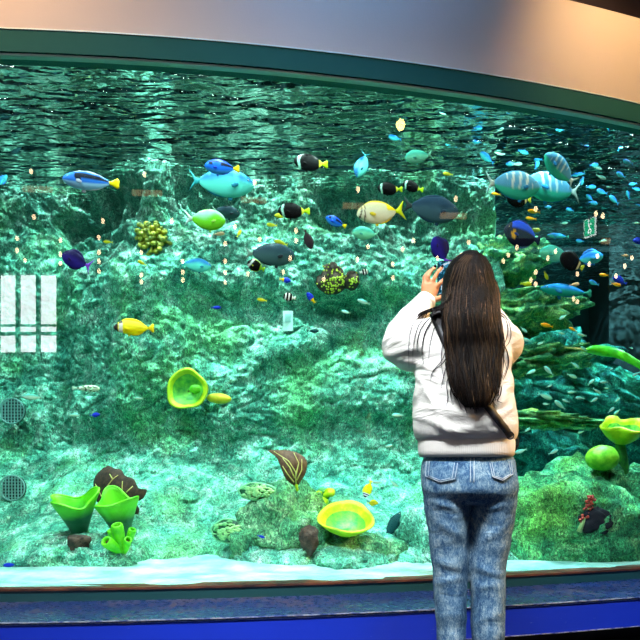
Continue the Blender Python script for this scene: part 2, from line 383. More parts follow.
def boulder(name, mat, c, r, seed, label, cat='rock', group=None, amp=0.22, freq=1.6, flat_top=0.0, sub=5, rot=0, tilt=0, fine=0.05):
    bm = bmesh.new(); bmesh.ops.create_icosphere(bm, subdivisions=sub, radius=1)
    R_ = Euler((0, tilt, rot)).to_matrix()
    s_ = Vector((seed*3.7, seed*1.3, seed*2.1)); mr = min(r)
    for v in bm.verts:
        p = v.co.copy(); n = p.normalized()
        d = 1+amp*noise.fractal(n*freq+s_, 0.8, 2.0, 5)
        t = abs(noise.noise(n*freq*2.5+s_)); d -= 0.06*math.exp(-(t/0.07)**2)
        q = Vector((p.x*r[0]*d, p.y*r[1]*d, p.z*r[2]*d))
        q += n*fine*noise.fractal(q*14+s_, 0.7, 2.0, 3)*mr
        if flat_top and q.z > r[2]*0.3: q.z = r[2]*0.3+(q.z-r[2]*0.3)*(1-flat_top)
        v.co = R_ @ q
    for v in bm.verts: v.co += Vector(c)
    T = BVHTree.FromBMesh(bm); TREES.append(T)
    o = frombm(name, bm, mat); tag(o, label, cat, group); return o
# mounds on the sand in front of the wall
boulder('boulder', M_rock, (-1.40, 3.60, 0.27), (0.40, 0.26, 0.185), 1, 'low green rock mound on the sand under the two green cup sponges')
boulder('boulder', M_rock3, (-0.20, 3.84, 0.40), (0.35, 0.30, 0.34), 2, 'rounded green boulder on the sand below the brown leaf-shaped coral', amp=0.3)
boulder('boulder', M_rock3, (0.18, 3.72, 0.29), (0.36, 0.24, 0.165), 3, 'low streaked boulder on the sand under the yellow dish coral', amp=0.25)
boulder('boulder', M_rock, (0.68, 3.86, 0.34), (0.22, 0.24, 0.30), 7, 'small pale green boulder on the sand left of the person', amp=0.25)
boulder('boulder', M_rock2, (1.62, 4.02, 0.42), (0.62, 0.42, 0.46), 4, 'big green rock mass on the sand just right of the person', amp=0.2)
boulder('boulder', M_rock2, (2.35, 4.15, 0.44), (0.55, 0.40, 0.44), 5, 'green rock mass in the lower right corner under the green ball sponge', amp=0.2)
# ledges of the deep part
boulder('rock_ledge', M_ledge_r, (1.52, 4.75, 2.04), (0.44, 0.34, 0.17), 11, 'topmost rock ledge right of the person, dappled green', 'rock', flat_top=0.5, amp=0.35, freq=2.2, fine=.12)
boulder('rock_ledge', M_ledge_r, (1.45, 4.75, 2.42), (0.26, 0.3, 0.16), 19, 'small rock knob above the topmost ledge by the wall edge', 'rock', amp=0.35, freq=2.2, fine=.12)
boulder('rock_ledge', M_ledge_r, (1.62, 4.80, 1.66), (0.44, 0.3, 0.11), 12, 'middle mossy ledge right of the person pointing at the long green leaf', 'rock', tilt=-0.10, amp=0.4, freq=2.6, fine=.15)
boulder('rock_ledge', M_ledge_r, (1.58, 4.50, 1.18), (0.46, 0.26, 0.055), 13, 'thin lower mossy ledge right of the person above the green ball sponge', 'rock', tilt=0.06, amp=0.4, freq=3, fine=.3)
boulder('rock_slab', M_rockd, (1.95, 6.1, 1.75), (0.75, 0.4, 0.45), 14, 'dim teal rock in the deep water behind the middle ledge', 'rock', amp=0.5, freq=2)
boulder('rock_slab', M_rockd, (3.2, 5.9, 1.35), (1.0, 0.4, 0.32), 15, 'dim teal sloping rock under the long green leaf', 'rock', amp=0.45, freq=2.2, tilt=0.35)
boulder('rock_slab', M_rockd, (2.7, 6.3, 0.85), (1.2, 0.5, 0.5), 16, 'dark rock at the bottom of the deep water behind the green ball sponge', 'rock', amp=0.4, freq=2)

# ================================================================ water
g = N('tank_water')
geo = g.n('NewGeometry'); pos = geo.outputs['Position']
mp = g.n('Mapping', {'Vector': pos, 'Scale': (0.75, 2.0, 1.0)}).outputs[0]
h1 = g.noise(mp, 4.2, 2, 0.45, 0.4); h2 = g.noise(mp, 10, 2, 0.5, 0.4)
hh = g.math('ADD', h1, g.math('MULTIPLY', h2, 0.24))
bmp = g.n('Bump', {'Strength': 1.0, 'Distance': 0.42, 'Height': hh}).outputs[0]
fr = g.n('Fresnel', {'IOR': 1.33, 'Normal': bmp}).outputs[0]
# caustic pattern painted into the transparency colour, dapples light passing down
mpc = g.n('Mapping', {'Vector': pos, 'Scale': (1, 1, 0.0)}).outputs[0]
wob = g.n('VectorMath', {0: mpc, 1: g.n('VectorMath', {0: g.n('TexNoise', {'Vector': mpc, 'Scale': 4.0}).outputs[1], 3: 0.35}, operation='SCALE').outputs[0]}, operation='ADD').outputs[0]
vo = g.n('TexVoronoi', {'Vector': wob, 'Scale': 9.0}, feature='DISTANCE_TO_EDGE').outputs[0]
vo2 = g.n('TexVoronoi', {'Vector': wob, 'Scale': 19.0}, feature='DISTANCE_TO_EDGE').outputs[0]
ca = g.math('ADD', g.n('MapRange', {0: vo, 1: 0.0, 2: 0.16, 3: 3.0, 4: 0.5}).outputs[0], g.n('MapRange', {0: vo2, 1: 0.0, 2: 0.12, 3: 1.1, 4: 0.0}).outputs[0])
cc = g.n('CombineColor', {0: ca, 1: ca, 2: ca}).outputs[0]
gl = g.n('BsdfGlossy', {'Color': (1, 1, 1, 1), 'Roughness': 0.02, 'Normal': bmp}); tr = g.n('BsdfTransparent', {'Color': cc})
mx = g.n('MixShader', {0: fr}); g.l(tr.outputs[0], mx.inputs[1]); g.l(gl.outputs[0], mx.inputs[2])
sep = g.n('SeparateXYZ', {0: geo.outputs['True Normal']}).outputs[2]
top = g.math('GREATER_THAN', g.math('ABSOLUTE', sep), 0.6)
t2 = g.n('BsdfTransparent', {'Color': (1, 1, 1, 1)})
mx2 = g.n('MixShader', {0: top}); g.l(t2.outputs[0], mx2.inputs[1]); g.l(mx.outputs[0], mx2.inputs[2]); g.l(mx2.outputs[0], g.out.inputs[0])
ab = g.n('VolumeAbsorption', {'Color': (0.58, 0.96, 0.93, 1), 'Density': 0.20}); g.l(ab.outputs[0], g.out.inputs['Volume'])
WZ = 2.92
nx, ny = 60, 24
V = []; Fc = []
def wy(x, v_): return glass_y(x)+0.045+v_*(7.55-glass_y(x)-0.045)
wxs = [TX0+0.05+(TX1-TX0-0.1)*i/nx for i in range(nx+1)]
for lev in (0, 1):
    for j in range(ny+1):
        for x in wxs:
            y = wy(x, j/ny); V.append((x, y, WZ if lev else 0.262))
k = (nx+1)*(ny+1); q = nx+1
for j in range(ny):
    for i in range(nx):
        a = j*q+i; Fc += [(a, a+q, a+q+1, a+1), (k+a, k+a+1, k+a+q+1, k+a+q)]
for i in range(nx): Fc += [(i, i+1, k+i+1, k+i), (ny*q+i, k+ny*q+i, k+ny*q+i+1, ny*q+i+1)]
for j in range(ny): Fc += [(j*q, k+j*q, k+(j+1)*q, (j+1)*q), (j*q+nx, (j+1)*q+nx, k+(j+1)*q+nx, k+j*q+nx)]
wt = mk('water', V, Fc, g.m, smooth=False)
tag(wt, 'clear teal water filling the tank with a rippled surface along the top', 'water', kind='stuff')
# ================================================================ corals and sponges
def M_algae(name, a, b_, k=20, rough=0.5, bs=0.3, sss=0):
    g = N(name); v = g.obj(); n_ = g.noise(v, k, 4, 0.6)
    return g.bsdf(g.ramp(n_, [(0.35, a), (0.65, b_)]), rough, bump=g.noise(v, k*4, 3), bstr=bs, bdist=0.01)
M_green = M_algae('green_sponge', srgb(70, 190, 20), srgb(130, 226, 30))
M_green2 = M_algae('deep_green_sponge', srgb(20, 96, 40), srgb(60, 160, 40))
M_yg = M_algae('yellow_green_coral', srgb(176, 220, 10), srgb(226, 240, 30))
M_ygin = M_algae('green_cup_inside', srgb(40, 150, 50), srgb(130, 214, 60))
M_yel = M_algae('yellow_sponge', srgb(190, 180, 20), srgb(230, 200, 30))
M_brown = M_algae('dark_coral', srgb(40, 26, 24), srgb(84, 56, 44), 40, 0.8, 0.8)
M_vein = M_algae('pale_vein', srgb(200, 200, 110), srgb(220, 190, 120))
M_leaf = M_algae('long_leaf_green', srgb(50, 190, 10), srgb(110, 226, 30), 8)
def surf(px, py, off=0.0, fb=4.3):
    h = hit(px, py)
    if h is None or h[0].y > fb+1.2: return P(px, py, fb)
    d = (h[0]-Vector((0, 0, EYE))).normalized(); return h[0]-d*off
def M(D): return D/F        # metres per pixel at depth D

def dish(name, mat_out, mat_in, loc, R_, depth, face, label, cat, wav=0.06, nw=5, th=0.012, rimw=0.0, seed=0, parent_stalk=None, ell=1.0):
    """bowl opening along 'face', with a wavy rim; body mesh + inside part"""
    root = empty(name, loc); tag(root, label, cat)
    q = Vector(face).to_track_quat('Z', 'X').to_matrix()
    def pt(u, v_, off=0.0):
        a = 2*math.pi*u; r = v_
        wr = 1+wav*r*r*math.sin(nw*a+seed)+0.5*wav*r*math.sin((nw+2)*a+2*seed)+.03*noise.noise(Vector((math.cos(a)*2, math.sin(a)*2, seed)))
        z = depth*(r**2.2)*(1+0.9*wav*math.sin(nw*a*0.6+1+seed)*r)
        return q @ Vector(((R_*r-off*r)*wr*math.cos(a), (R_*r-off*r)*wr*math.sin(a)*ell, z+off*(1-0.7*r)))
    n_, m_ = 48, 12
    outer = MB(); V, Fc = grid(lambda u, v_: pt(u, 0.05+0.95*v_), n_, m_, closed_u=True)
    V2, F2 = grid(lambda u, v_: pt(u, 0.05+0.95*v_, th), n_, m_, closed_u=True)
    k = len(V); Fc += [tuple(i+k for i in f)[::-1] for f in F2]; V += V2
    t0 = (m_-1)*n_
    for i in range(n_): Fc.append((t0+i, t0+(i+1) % n_, k+t0+(i+1) % n_, k+t0+i))
    Fc.append(tuple(range(n_))[::-1]); Fc.append(tuple(k+i for i in range(n_)))
    o = mk('cup', V, Fc, mat_out, root)
    V, Fc = grid(lambda u, v_: pt(u, 0.05+(0.80-rimw)*v_, th+0.003), n_, 9, closed_u=True); Fc.append(tuple(range(n_)))
    V2 = [v_-(q @ Vector((0, 0, .002))) for v_ in map(Vector, V)]; 
    o2 = mk('cup_lining', V, Fc, mat_in, root); o2['label'] = 'green mottled inside of the bowl'
    return root
def stalk(root, p0, p1, r0, r1, mat=None, name='stalk'):
    m = MB(); p0 = Vector(p0); p1 = Vector(p1)
    m.tube([p0.lerp(p1, t)+Vector((.15*r0*math.sin(t*5), 0, 0)) for t in (0, .25, .5, .75, 1)], [r0+(r1-r0)*t for t in (0, .25, .5, .75, 1)], 16); return m.o(name, mat or M_green2, root)

# two big green cup sponges, lower left
def vase(px, py, w_, h_, D, label, seed):
    s_ = M(D); base = P(px+4, py+h_, D); root = empty('cup_sponge', base, (-0.0, 0, 0)); root.rotation_euler = (0.34, -0.06, 0); tag(root, label, 'sponge')
    H_ = h_*s_; W2 = w_*s_/2
    def pt(u, v_, off):
        a = 2*math.pi*u
        r = W2*(0.32+0.66*v_**1.1)*(1+0.12*v_*math.sin(3*a+seed)+0.07*v_*math.sin(5*a+seed*2))
        z = H_*v_*(0.88+0.10*v_*math.sin(2*a+seed*1.7)+0.07*v_*math.sin(3*a+seed))
        return Vector(((r-off)*math.cos(a), (r-off)*math.sin(a)*0.8, z))
    n_, m_ = 56, 16
    V, Fc = grid(lambda u, v_: pt(u, v_, 0), n_, m_, closed_u=True)
    V2, F2 = grid(lambda u, v_: pt(u, 0.12+0.88*v_, 0.014+0.02*(1-v_)), n_, m_, closed_u=True)
    k = len(V); V += V2; Fc += [tuple(i+k for i in f)[::-1] for f in F2]; t0 = (m_-1)*n_
    for i in range(n_): Fc.append((t0+i, t0+(i+1) % n_, k+t0+(i+1) % n_, k+t0+i))
    Fc.append(tuple(range(n_))[::-1]); Fc.append(tuple(k+i for i in range(n_)))
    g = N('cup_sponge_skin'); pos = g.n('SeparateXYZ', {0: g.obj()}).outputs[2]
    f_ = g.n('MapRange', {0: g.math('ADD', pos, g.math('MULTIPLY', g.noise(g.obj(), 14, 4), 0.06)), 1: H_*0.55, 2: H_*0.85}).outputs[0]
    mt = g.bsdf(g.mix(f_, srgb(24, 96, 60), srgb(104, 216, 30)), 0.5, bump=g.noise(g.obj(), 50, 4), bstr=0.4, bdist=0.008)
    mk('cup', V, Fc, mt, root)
    m = MB(); rim = [pt(i/n_, 1.0, 0.007) for i in range(n_+1)]; m.tube(rim, 0.0075, 6, cap=False); m.o('rim', M_green, root)
    m = MB().ball((0, 0, -0.01), (W2*0.45, W2*0.35, .03), 14, 8); m.o('holdfast', M_green2, root)
    return root
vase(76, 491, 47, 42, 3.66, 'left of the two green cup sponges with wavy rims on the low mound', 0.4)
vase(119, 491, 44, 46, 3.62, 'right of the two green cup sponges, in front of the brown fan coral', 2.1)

# tube sponge cluster
def tubes(px, py, D):
    s_ = M(D); root = empty('tube_sponge', P(px, py+14, D)); tag(root, 'bright green cluster of five tube sponges at the foot of the green cups', 'sponge')
    for (dx, z0, z1, r, lean, dy) in ((0, -14, 15, 5.6, -2, 0), (-6.5, -12, 0, 5.4, -2.5, -.05), (-8, -4, 9, 3.8, -1.5, .03), (9, -6, 10, 3.7, 2, .03), (8, -13, 1, 3.8, 2, -.03)):
        a = Vector((dx*0.3*s_, dy*.4, max(0, 14+z0)*s_*0.4)); b_ = Vector(((dx+lean)*s_*1.1, dy-0.075, (14+z1)*s_)); R_ = r*s_
        ax = (b_-a); n_ = 20; q = ax.to_track_quat('Z', 'Y').to_matrix(); L_ = ax.length
        prof = [(0, .6), (.3, .85), (.6, 1.0), (.85, 1.08), (.97, 1.0), (1.0, .82), (.985, .66), (.9, .56), (.7, .45), (.55, .05)]
        V = [a+q @ Vector((R_*rr*math.cos(2*math.pi*k/n_), R_*rr*math.sin(2*math.pi*k/n_), L_*t)) for t, rr in prof for k in range(n_)]
        Fc = [(i*n_+k, i*n_+(k+1) % n_, (i+1)*n_+(k+1) % n_, (i+1)*n_+k) for i in range(len(prof)-1) for k in range(n_)]
        mk('tube', V, Fc, M_green, root)
        c = a+q @ Vector((0, 0, L_*.80)); m = MB().ball(c, (R_*.5,)*3, 10, 6); m.o('mouth', M_brown, root)
tubes(123, 538, 3.5)

# brown stump
o = boulder('stump_coral', M_brown, P(79, 541, 3.44), (.062, .05, .064), 31, 'small dark brown lumpy stump coral on the low mound', 'coral', sub=4, flat_top=.6, fine=.1)
o = boulder('dark_stone', M_brown, P(309, 539, 3.47), (.055, .05, .08), 33, 'dark brown stone beside the left end of the yellow dish coral', 'rock', sub=4, fine=.1)

# fan corals with veins
def fan(name, outline, veins, D, label, cat, mat, cup=0.05, stem=None, tilt=0.0, th=.008):
    c = Vector((sum(p[0] for p in outline)/len(outline), sum(p[1] for p in outline)/len(outline)))
    root = empty(name, P(c.x, c.y, D)); tag(root, label, cat); s_ = M(D)
    def w(p, off=0.0):
        dx, dz = (p[0]-c.x)*s_, (c.y-p[1])*s_; return Vector((dx, cup*((dx/0.12)**2+(dz/0.12)**2)-cup+tilt*dx+off, dz))
    n_ = 72; L_ = len(outline); dense = []
    for i in range(n_):
        t = i/n_*L_; a = int(t); f_ = t-a; p0, p1, p2, p3 = [outline[(a+k) % L_] for k in (-1, 0, 1, 2)]
        q = [0.5*((2*p1[k])+(-p0[k]+p2[k])*f_+(2*p0[k]-5*p1[k]+4*p2[k]-p3[k])*f_*f_+(-p0[k]+3*p1[k]-3*p2[k]+p3[k])*f_**3) for k in (0, 1)]
        j = 1+0.03*noise.noise(Vector((q[0]*.6, q[1]*.6, 0))); dense.append((c.x+(q[0]-c.x)*j, c.y+(q[1]-c.y)*j))
    V = []; R_ = 8
    for side in (0, 1):
        for r in range(R_+1):
            f_ = max(r/R_, .02)
            for q in dense: V.append(w((c.x+(q[0]-c.x)*f_, c.y+(q[1]-c.y)*f_), (th*(1.0-0.8*(r/R_)**4))*(1 if side else -1)))
    k = (R_+1)*n_; Fc = []
    for r in range(R_):
        for i in range(n_):
            a = r*n_+i; b_ = r*n_+(i+1) % n_; Fc += [(a, a+n_, b_+n_, b_), (k+a, k+b_, k+b_+n_, k+a+n_)]
    for i in range(n_): a = R_*n_+i; b_ = R_*n_+(i+1) % n_; Fc.append((a, k+a, k+b_, b_))
    Fc += [tuple(range(n_)), tuple(k+i for i in range(n_))[::-1]]
    mk('blade', V, Fc, mat, root)
    for vv in veins:
        m = MB(); pts = []
        for a, b_ in zip(vv, vv[1:]):
            for t in (0, .33, .66): pts.append((a[0]+(b_[0]-a[0])*t, a[1]+(b_[1]-a[1])*t))
        pts.append(vv[-1]); m.tube([w(p, -th-.001) for p in pts], [.0042*(1-.6*i/len(pts)) for i in range(len(pts))], 6); m.o('vein', M_vein, root)
    if stem:
        m = MB(); m.tube([w(p, 0) for p in stem], [.010, .008, .007][:len(stem)] + [.006]*max(0, len(stem)-3), 8); m.o('stem', M_yg, root)
    return root
fan('fan_coral', [(92, 496), (91, 480), (97, 471), (106, 466), (113, 468), (121, 470), (126, 476), (134, 479), (139, 488), (146, 490), (143, 498), (137, 503), (138, 512), (130, 520), (118, 520), (104, 512)],
    [[(105, 496), (108, 487), (114, 479), (119, 475)], [(114, 479), (110, 474)], [(103, 498), (98, 490), (94, 484)], [(124, 490), (124, 481)], [(128, 492), (134, 486)]], 3.85,
    'dark brown ragged fan coral with pale veins behind the green cup sponges', 'coral', M_brown, cup=.03)
fan('leaf_coral', [(268, 450.5), (280, 450), (292, 451), (303, 456), (307, 462), (306, 472), (301, 481), (296, 486), (287, 480), (282, 470), (277, 458)],
    [[(296, 484), (296, 472), (289, 461), (274, 451.5)], [(297, 480), (302, 470), (302, 459)], [(296, 476), (299, 463), (294, 453)], [(294, 482), (288, 474), (283, 466)], [(295, 478), (290, 467), (283, 458)]], 3.72,
    'brown leaf-shaped coral with yellow veins standing on the centre boulder', 'coral', M_algae('leaf_coral_brown', srgb(84, 40, 34), srgb(120, 84, 60), 30, .6), cup=.04, stem=[(296, 484), (297, 490), (298, 497)])

# bowl corals
s0 = surf(190, 392, .03)
dish('bowl_coral', M_yg, M_ygin, s0+Vector((0, -.02, 0)), 20.5*M(s0.y), .07, (-0.05, -1, 0.12), 'green bowl coral with yellow-green rim fixed to the rock wall, mottled inside', 'coral', wav=.05, nw=3, seed=1, rimw=.02)
m = MB().ball((0, 0, 0), (12.5*M(s0.y), .03, 5.2*M(s0.y)), 24, 12, Euler((0, .08, 0)).to_matrix()); o = m.o('lobe_sponge', M_yel); o.location = P(219, 398.5, s0.y-.04)
tag(o, 'small flat yellow lobe sponge touching the right side of the bowl coral', 'sponge')
m = MB().ball((0, 0, 0), (6.5*M(s0.y), .02, 4.5*M(s0.y)), 20, 12); o = m.o('lobe_sponge', M_green); o.location = P(196, 389, s0.y-.05)
tag(o, 'small green lobe lying inside the bowl coral', 'sponge')
r = dish('dish_coral', M_yg, M_ygin, P(345, 532, 3.62), 28*M(3.62), .11, (0.03, -.5, .87), 'bright yellow-green dish coral tilted forward on the low streaked boulder', 'coral', wav=.05, nw=3, seed=2.2, rimw=.08)
stalk(r, (0, .02, -.09), (0, .01, .02), .04, .03)
r = dish('dish_coral', M_yg, M_ygin, P(621, 444, 4.0), 22*M(4.0), .13, (-.06, -.35, .93), 'yellow-green ruffled dish coral above the green ball sponge', 'coral', wav=.12, nw=4, seed=.3, rimw=.0)
stalk(r, (0.03, .05, -.20), (0, 0, .02), .04, .03)
# green ball
bm = bmesh.new(); bmesh.ops.create_icosphere(bm, subdivisions=5, radius=1)
for v_ in bm.verts: v_.co = Vector((v_.co.x*.100, v_.co.y*.085, v_.co.z*.080))*(1+.05*noise.noise(v_.co*1.6))
o = frombm('ball_sponge', bm, M_algae('ball_green', srgb(92, 190, 20), srgb(150, 226, 50), 24)); o.location = P(602.5, 458, 3.85)
tag(o, 'round lime green ball sponge lying on the rock at lower right', 'sponge')
# long green leaf
def leafshape(px0, pts, label, mat, D=4.3):
    V = []; n_ = 10
    for i, (x, yt, yb_) in enumerate(pts):
        c = P(x, (yt+yb_)/2, D+0.10*math.sin(i*.6)); h_ = (yb_-yt)/2*M(D)
        for k in range(n_):
            a = 2*math.pi*k/n_; V.append(c+Vector((0, .022*math.sin(a), h_*math.cos(a))))
    m_ = len(pts); Fc = [(i*n_+k, i*n_+(k+1) % n_, (i+1)*n_+(k+1) % n_, (i+1)*n_+k) for i in range(m_-1) for k in range(n_)]+[tuple(range(n_))[::-1], tuple((m_-1)*n_+k for k in range(n_))]
    o = mk('leaf_blade', V, Fc, mat, smooth=True); return o
root = empty('leaf_sponge', P(600, 350, 4.3)); tag(root, 'long smooth bright green leaf-like sponge reaching in from the right edge', 'sponge')
lf = leafshape(0, [(586, 348, 352), (592, 345.5, 354), (600, 345, 356), (608, 346, 357), (616, 348, 358), (624, 351, 361), (632, 356, 365), (640, 361, 369), (650, 367, 376), (662, 372, 384)], '', M_leaf)
lf.parent = root; lf.matrix_parent_inverse = Matrix.Translation(-root.location)
m = MB().tube([P(565, 347.5, 4.3), P(575, 348.5, 4.3), P(587, 350, 4.3)], [.005, .007, .012], 8); o = m.o('stem', M_vein); o.parent = root; o.matrix_parent_inverse = Matrix.Translation(-root.location)

# bushy soft coral on the wall: branches with blunt lobes
def bush(px, py, R_, n_, lob, label, mat, seed, cat='coral', name='bush_coral', flat=.5, off=.02):
    s0 = surf(px, py, off); root = empty(name, s0); tag(root, label, cat); sc = M(s0.y); r_ = random.Random(seed)
    core = MB().ball((0, .03, 0), (R_*sc*.8, R_*sc*.4, R_*sc*.8), 16, 10).o('core', M_green2, root)
    k = 0
    for i in range(n_):
        a = i*2.39996; rr = R_*sc*math.sqrt((i+.5)/n_); c = Vector((rr*math.cos(a), -R_*sc*flat*math.sqrt(max(0, 1-(rr/R_/sc)**2)), rr*math.sin(a)))
        l = lob*sc*r_.uniform(.75, 1.25); side = Vector((r_.uniform(-1, 1), r_.uniform(-.5, .3), r_.uniform(-1, 1)))*l*.8
        m = MB(); m.tube([c*.5, c*.9+side*.3, c+side], [l*.35, l*.5, l*.55], 8); m.ball(c+side, (l*.75, l*.6, l*.62), 10, 7)
        m.o('lobe', mat, root); k += 1
    return root
bush(153, 238, 16.5, 52, 3.4, 'bushy olive yellow coral with blunt finger lobes on the upper left of the rock wall', M_algae('olive_coral', srgb(64, 92, 20), srgb(190, 176, 44), 16), 3)
bush(323, 495, 9, 5, 7.0, 'small cluster of round yellow-green knobs above the dish coral', M_yg, 8, name='knob_coral', flat=.6, off=.09)
# brain-like dark corals with yellow polyps
def polyps(px, py, w_, h_, label, seed, dens=90):
    s0 = surf(px, py, 0.0); root = empty('polyp_coral', s0); tag(root, label, 'coral'); sc = M(s0.y); r_ = random.Random(seed)
    bm = bmesh.new(); bmesh.ops.create_icosphere(bm, subdivisions=4, radius=1)
    for v_ in bm.verts: v_.co = Vector((v_.co.x*w_*sc, v_.co.y*.06, v_.co.z*h_*sc))*(1+.12*noise.noise(v_.co*2.5+Vector((seed, 0, 0))))
    frombm('head', bm, M_brown, root)
    m = MB()
    for i in range(dens):
        a = r_.uniform(0, 6.28); rr = math.sqrt(r_.random())*.95; x, z = rr*math.cos(a), rr*math.sin(a)
        if (z > -.1+.3*x or x < -.3) and r_.random() < .85: continue
        y = -math.sqrt(max(0, 1-rr*rr)); m.ball((x*w_*sc, y*.062, z*h_*sc), (.0065, .006, .0065), 6, 4)
    tag(m.o('polyps', M_algae('polyp_yellow', srgb(150, 170, 20), srgb(220, 220, 60)), root), 'yellow polyp dots', kind='stuff')
polyps(331, 279, 16, 16, 'larger dark round coral dotted with yellow polyps in the overhang', 5, 260)
polyps(351, 280, 9, 10, 'smaller round polyp coral right of the larger dark one', 9, 60)
# encrusting plate corals
def crust(px, py, w_, h_, label, seed):
    s0 = surf(px, py, 0.07, 4.0); root = empty('crust_coral', s0); tag(root, label, 'coral'); sc = M(s0.y); r_ = random.Random(seed)
    m = MB(); m.ball((0, 0, 0), (w_*sc, .035, h_*sc), 30, 12); m.o('plate', M_algae('crust_green', srgb(20, 70, 50), srgb(40, 120, 84), 30), root)
    m = MB(); m.tube([Vector((w_*sc*math.cos(t)*(1+.05*math.sin(5*t)), -.012, h_*sc*math.sin(t)*(1+.05*math.sin(4*t)))) for t in [2*math.pi*k/40 for k in range(41)]], .0055, 6); m.o('rim', M_algae('crust_rim', srgb(150, 220, 170), srgb(110, 190, 140)), root)
    m = MB()
    for i in range(70):
        a = r_.uniform(0, 6.28); rr = math.sqrt(r_.random())*.85
        m.ball((rr*math.cos(a)*w_*sc, -.035*math.sqrt(1-rr*rr)-.004, rr*math.sin(a)*h_*sc), (r_.uniform(.008, .02), .010, r_.uniform(.005, .012)), 8, 5)
    tag(m.o('bumps', M_algae('crust_bumps', srgb(90, 170, 110), srgb(180, 226, 150), 16), root), 'pale green bumps', kind='stuff')
crust(257, 491.5, 18, 8.5, 'oval green crusted plate coral left of the leaf-shaped coral', 3)
crust(230, 531, 18, 12, 'round dark green crusted plate coral at the foot of the wall', 4)
# dark blob painted as the shade of a rock opening, red sea whip beside
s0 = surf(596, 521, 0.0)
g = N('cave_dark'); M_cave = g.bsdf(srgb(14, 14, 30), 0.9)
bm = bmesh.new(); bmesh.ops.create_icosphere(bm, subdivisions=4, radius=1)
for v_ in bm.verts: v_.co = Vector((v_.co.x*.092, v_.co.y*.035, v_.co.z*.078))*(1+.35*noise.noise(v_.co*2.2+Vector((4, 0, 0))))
o = frombm('cave_shade_blob', bm, M_cave); o.location = s0; tag(o, 'nearly black ragged blob for the shade of an opening in the green rock at lower right', 'rock')
root = empty('sea_whip', surf(583, 531, .01)); tag(root, 'small red knobbly sea whip left of the dark opening', 'coral')
base = root.location
p_ = [surf(x, y, .03)-base for x, y in ((579, 532), (583, 522), (587, 512), (591, 502), (592, 497))]
MB().tube(p_, [.016, .012, .009, .007, .005], 8).o('stem', M_algae('whip_pale', srgb(150, 190, 120), srgb(190, 200, 140)), root)
r_ = random.Random(2); m = MB()
for i in range(34):
    t = r_.uniform(1.2, 4); a = int(min(3, t)); f_ = t-a; q = p_[a].lerp(p_[a+1], min(1, f_)); m.ball(q+Vector((r_.uniform(-.03, .012), r_.uniform(-.02, .0), r_.uniform(-.015, .015))), (.009,)*3, 7, 5)
tag(m.o('polyps', M_algae('whip_red', srgb(150, 40, 40), srgb(190, 70, 50)), root), 'red knobs', kind='stuff')
# the two round drain grilles, and a white plate standing in for a reflection
s0 = surf(288, 321, .07)
pl = empty('reflection_plate', s0); tag(pl, 'small white upright plate standing in for a reflection, before the rock wall at centre', 'plate')
MB().box((0, 0, 0), (10*M(s0.y), .012, 20*M(s0.y))).o('plate', plain('plate_white', srgb(190, 226, 220), 0.5), pl, False)
MB().box((0, -.007, .02), (6*M(s0.y), .003, 8*M(s0.y))).o('panel', plain('plate_grey', srgb(150, 200, 196), 0.5), pl, False)
M_gr = plain('drain_grey', srgb(120, 170, 168), 0.5); M_hole = plain('drain_dark', srgb(10, 40, 46), 0.9)
for (px, py, lab) in ((11.5, 411, 'upper of the two round drain grilles on the rock wall at the left edge'), (12, 488, 'lower of the two round drain grilles on the rock wall at the left edge')):
    s0 = surf(px, py, .13); root = empty('drain_grille', s0); tag(root, lab, 'grille'); sc = M(s0.y); R_ = 12.5*sc
    MB().ball((0, .03, 0), (R_, .03, R_), 32, 10).o('recess', M_hole, root)
    m = MB(); m.tube([Vector((R_*math.cos(t), 0, R_*math.sin(t))) for t in [2*math.pi*k/40 for k in range(41)]], .006, 8, cap=False); m.o('ring', M_gr, root)
    m = MB()
    for k in range(-3, 4):
        h_ = math.sqrt(max(0, 1-(k/4)**2))*R_; m.box((k*R_/4, -.002, 0), (.0065, .008, 2*h_)); m.box((0, .004, k*R_/4), (2*h_, .008, .0065))
    m.o('bars', M_gr, root, False)
# ================================================================ the person
PX = 282.0
def Q(px, py, y): return P(px, py, y)
g = N('skin'); M_skin = g.bsdf(g.mix(g.noise(g.obj(), 30, 3), srgb(226, 156, 108), srgb(206, 132, 86)), 0.5, spec=0.4)
g = N('nail_polish'); M_nail = g.bsdf(srgb(24, 26, 36), 0.2)
g = N('white_sweatshirt'); v = g.obj()
fold = g.noise(g.n('Mapping', {'Vector': v, 'Scale': (1, 1, 2.6), 'Rotation': (0.2, 0.3, 0)}).outputs[0], 4.5, 4, 0.5, 1.0)
M_sw = g.bsdf(g.mix(g.noise(v, 12, 3), srgb(234, 228, 220), srgb(226, 219, 210)), 0.85, bump=g.math('ADD', fold, g.math('MULTIPLY', g.noise(v, 300, 2), 0.03)), bstr=0.5, bdist=0.05)
g = N('rib_knit'); v = g.obj()
wv = g.n('TexWave', {'Vector': g.n('Mapping', {'Vector': v, 'Scale': (1, 0.6, 0)}).outputs[0], 'Scale': 48.0, 'Distortion': 0.2}, wave_type='BANDS').outputs[1]
M_rib = g.bsdf(srgb(242, 234, 224), 0.9, bump=wv, bstr=0.25, bdist=0.004)
g = N('acid_wash_denim'); v = g.obj()
big = g.noise(g.n('Mapping', {'Vector': v, 'Scale': (1.5, 1.5, 0.7)}).outputs[0], 9, 5, 0.7, 1.5)
spk = g.noise(g.n('Mapping', {'Vector': v, 'Scale': (1.6, 1.6, 0.8)}).outputs[0], 75, 5, 0.8, 1.2)
dn = g.math('ADD', g.math('MULTIPLY', big, 0.45), g.math('MULTIPLY', spk, 0.62))
crease = g.noise(g.n('Mapping', {'Vector': v, 'Scale': (1, 1, 2.4), 'Rotation': (0, 0.5, 0)}).outputs[0], 9, 3, 0.5, 1.2)
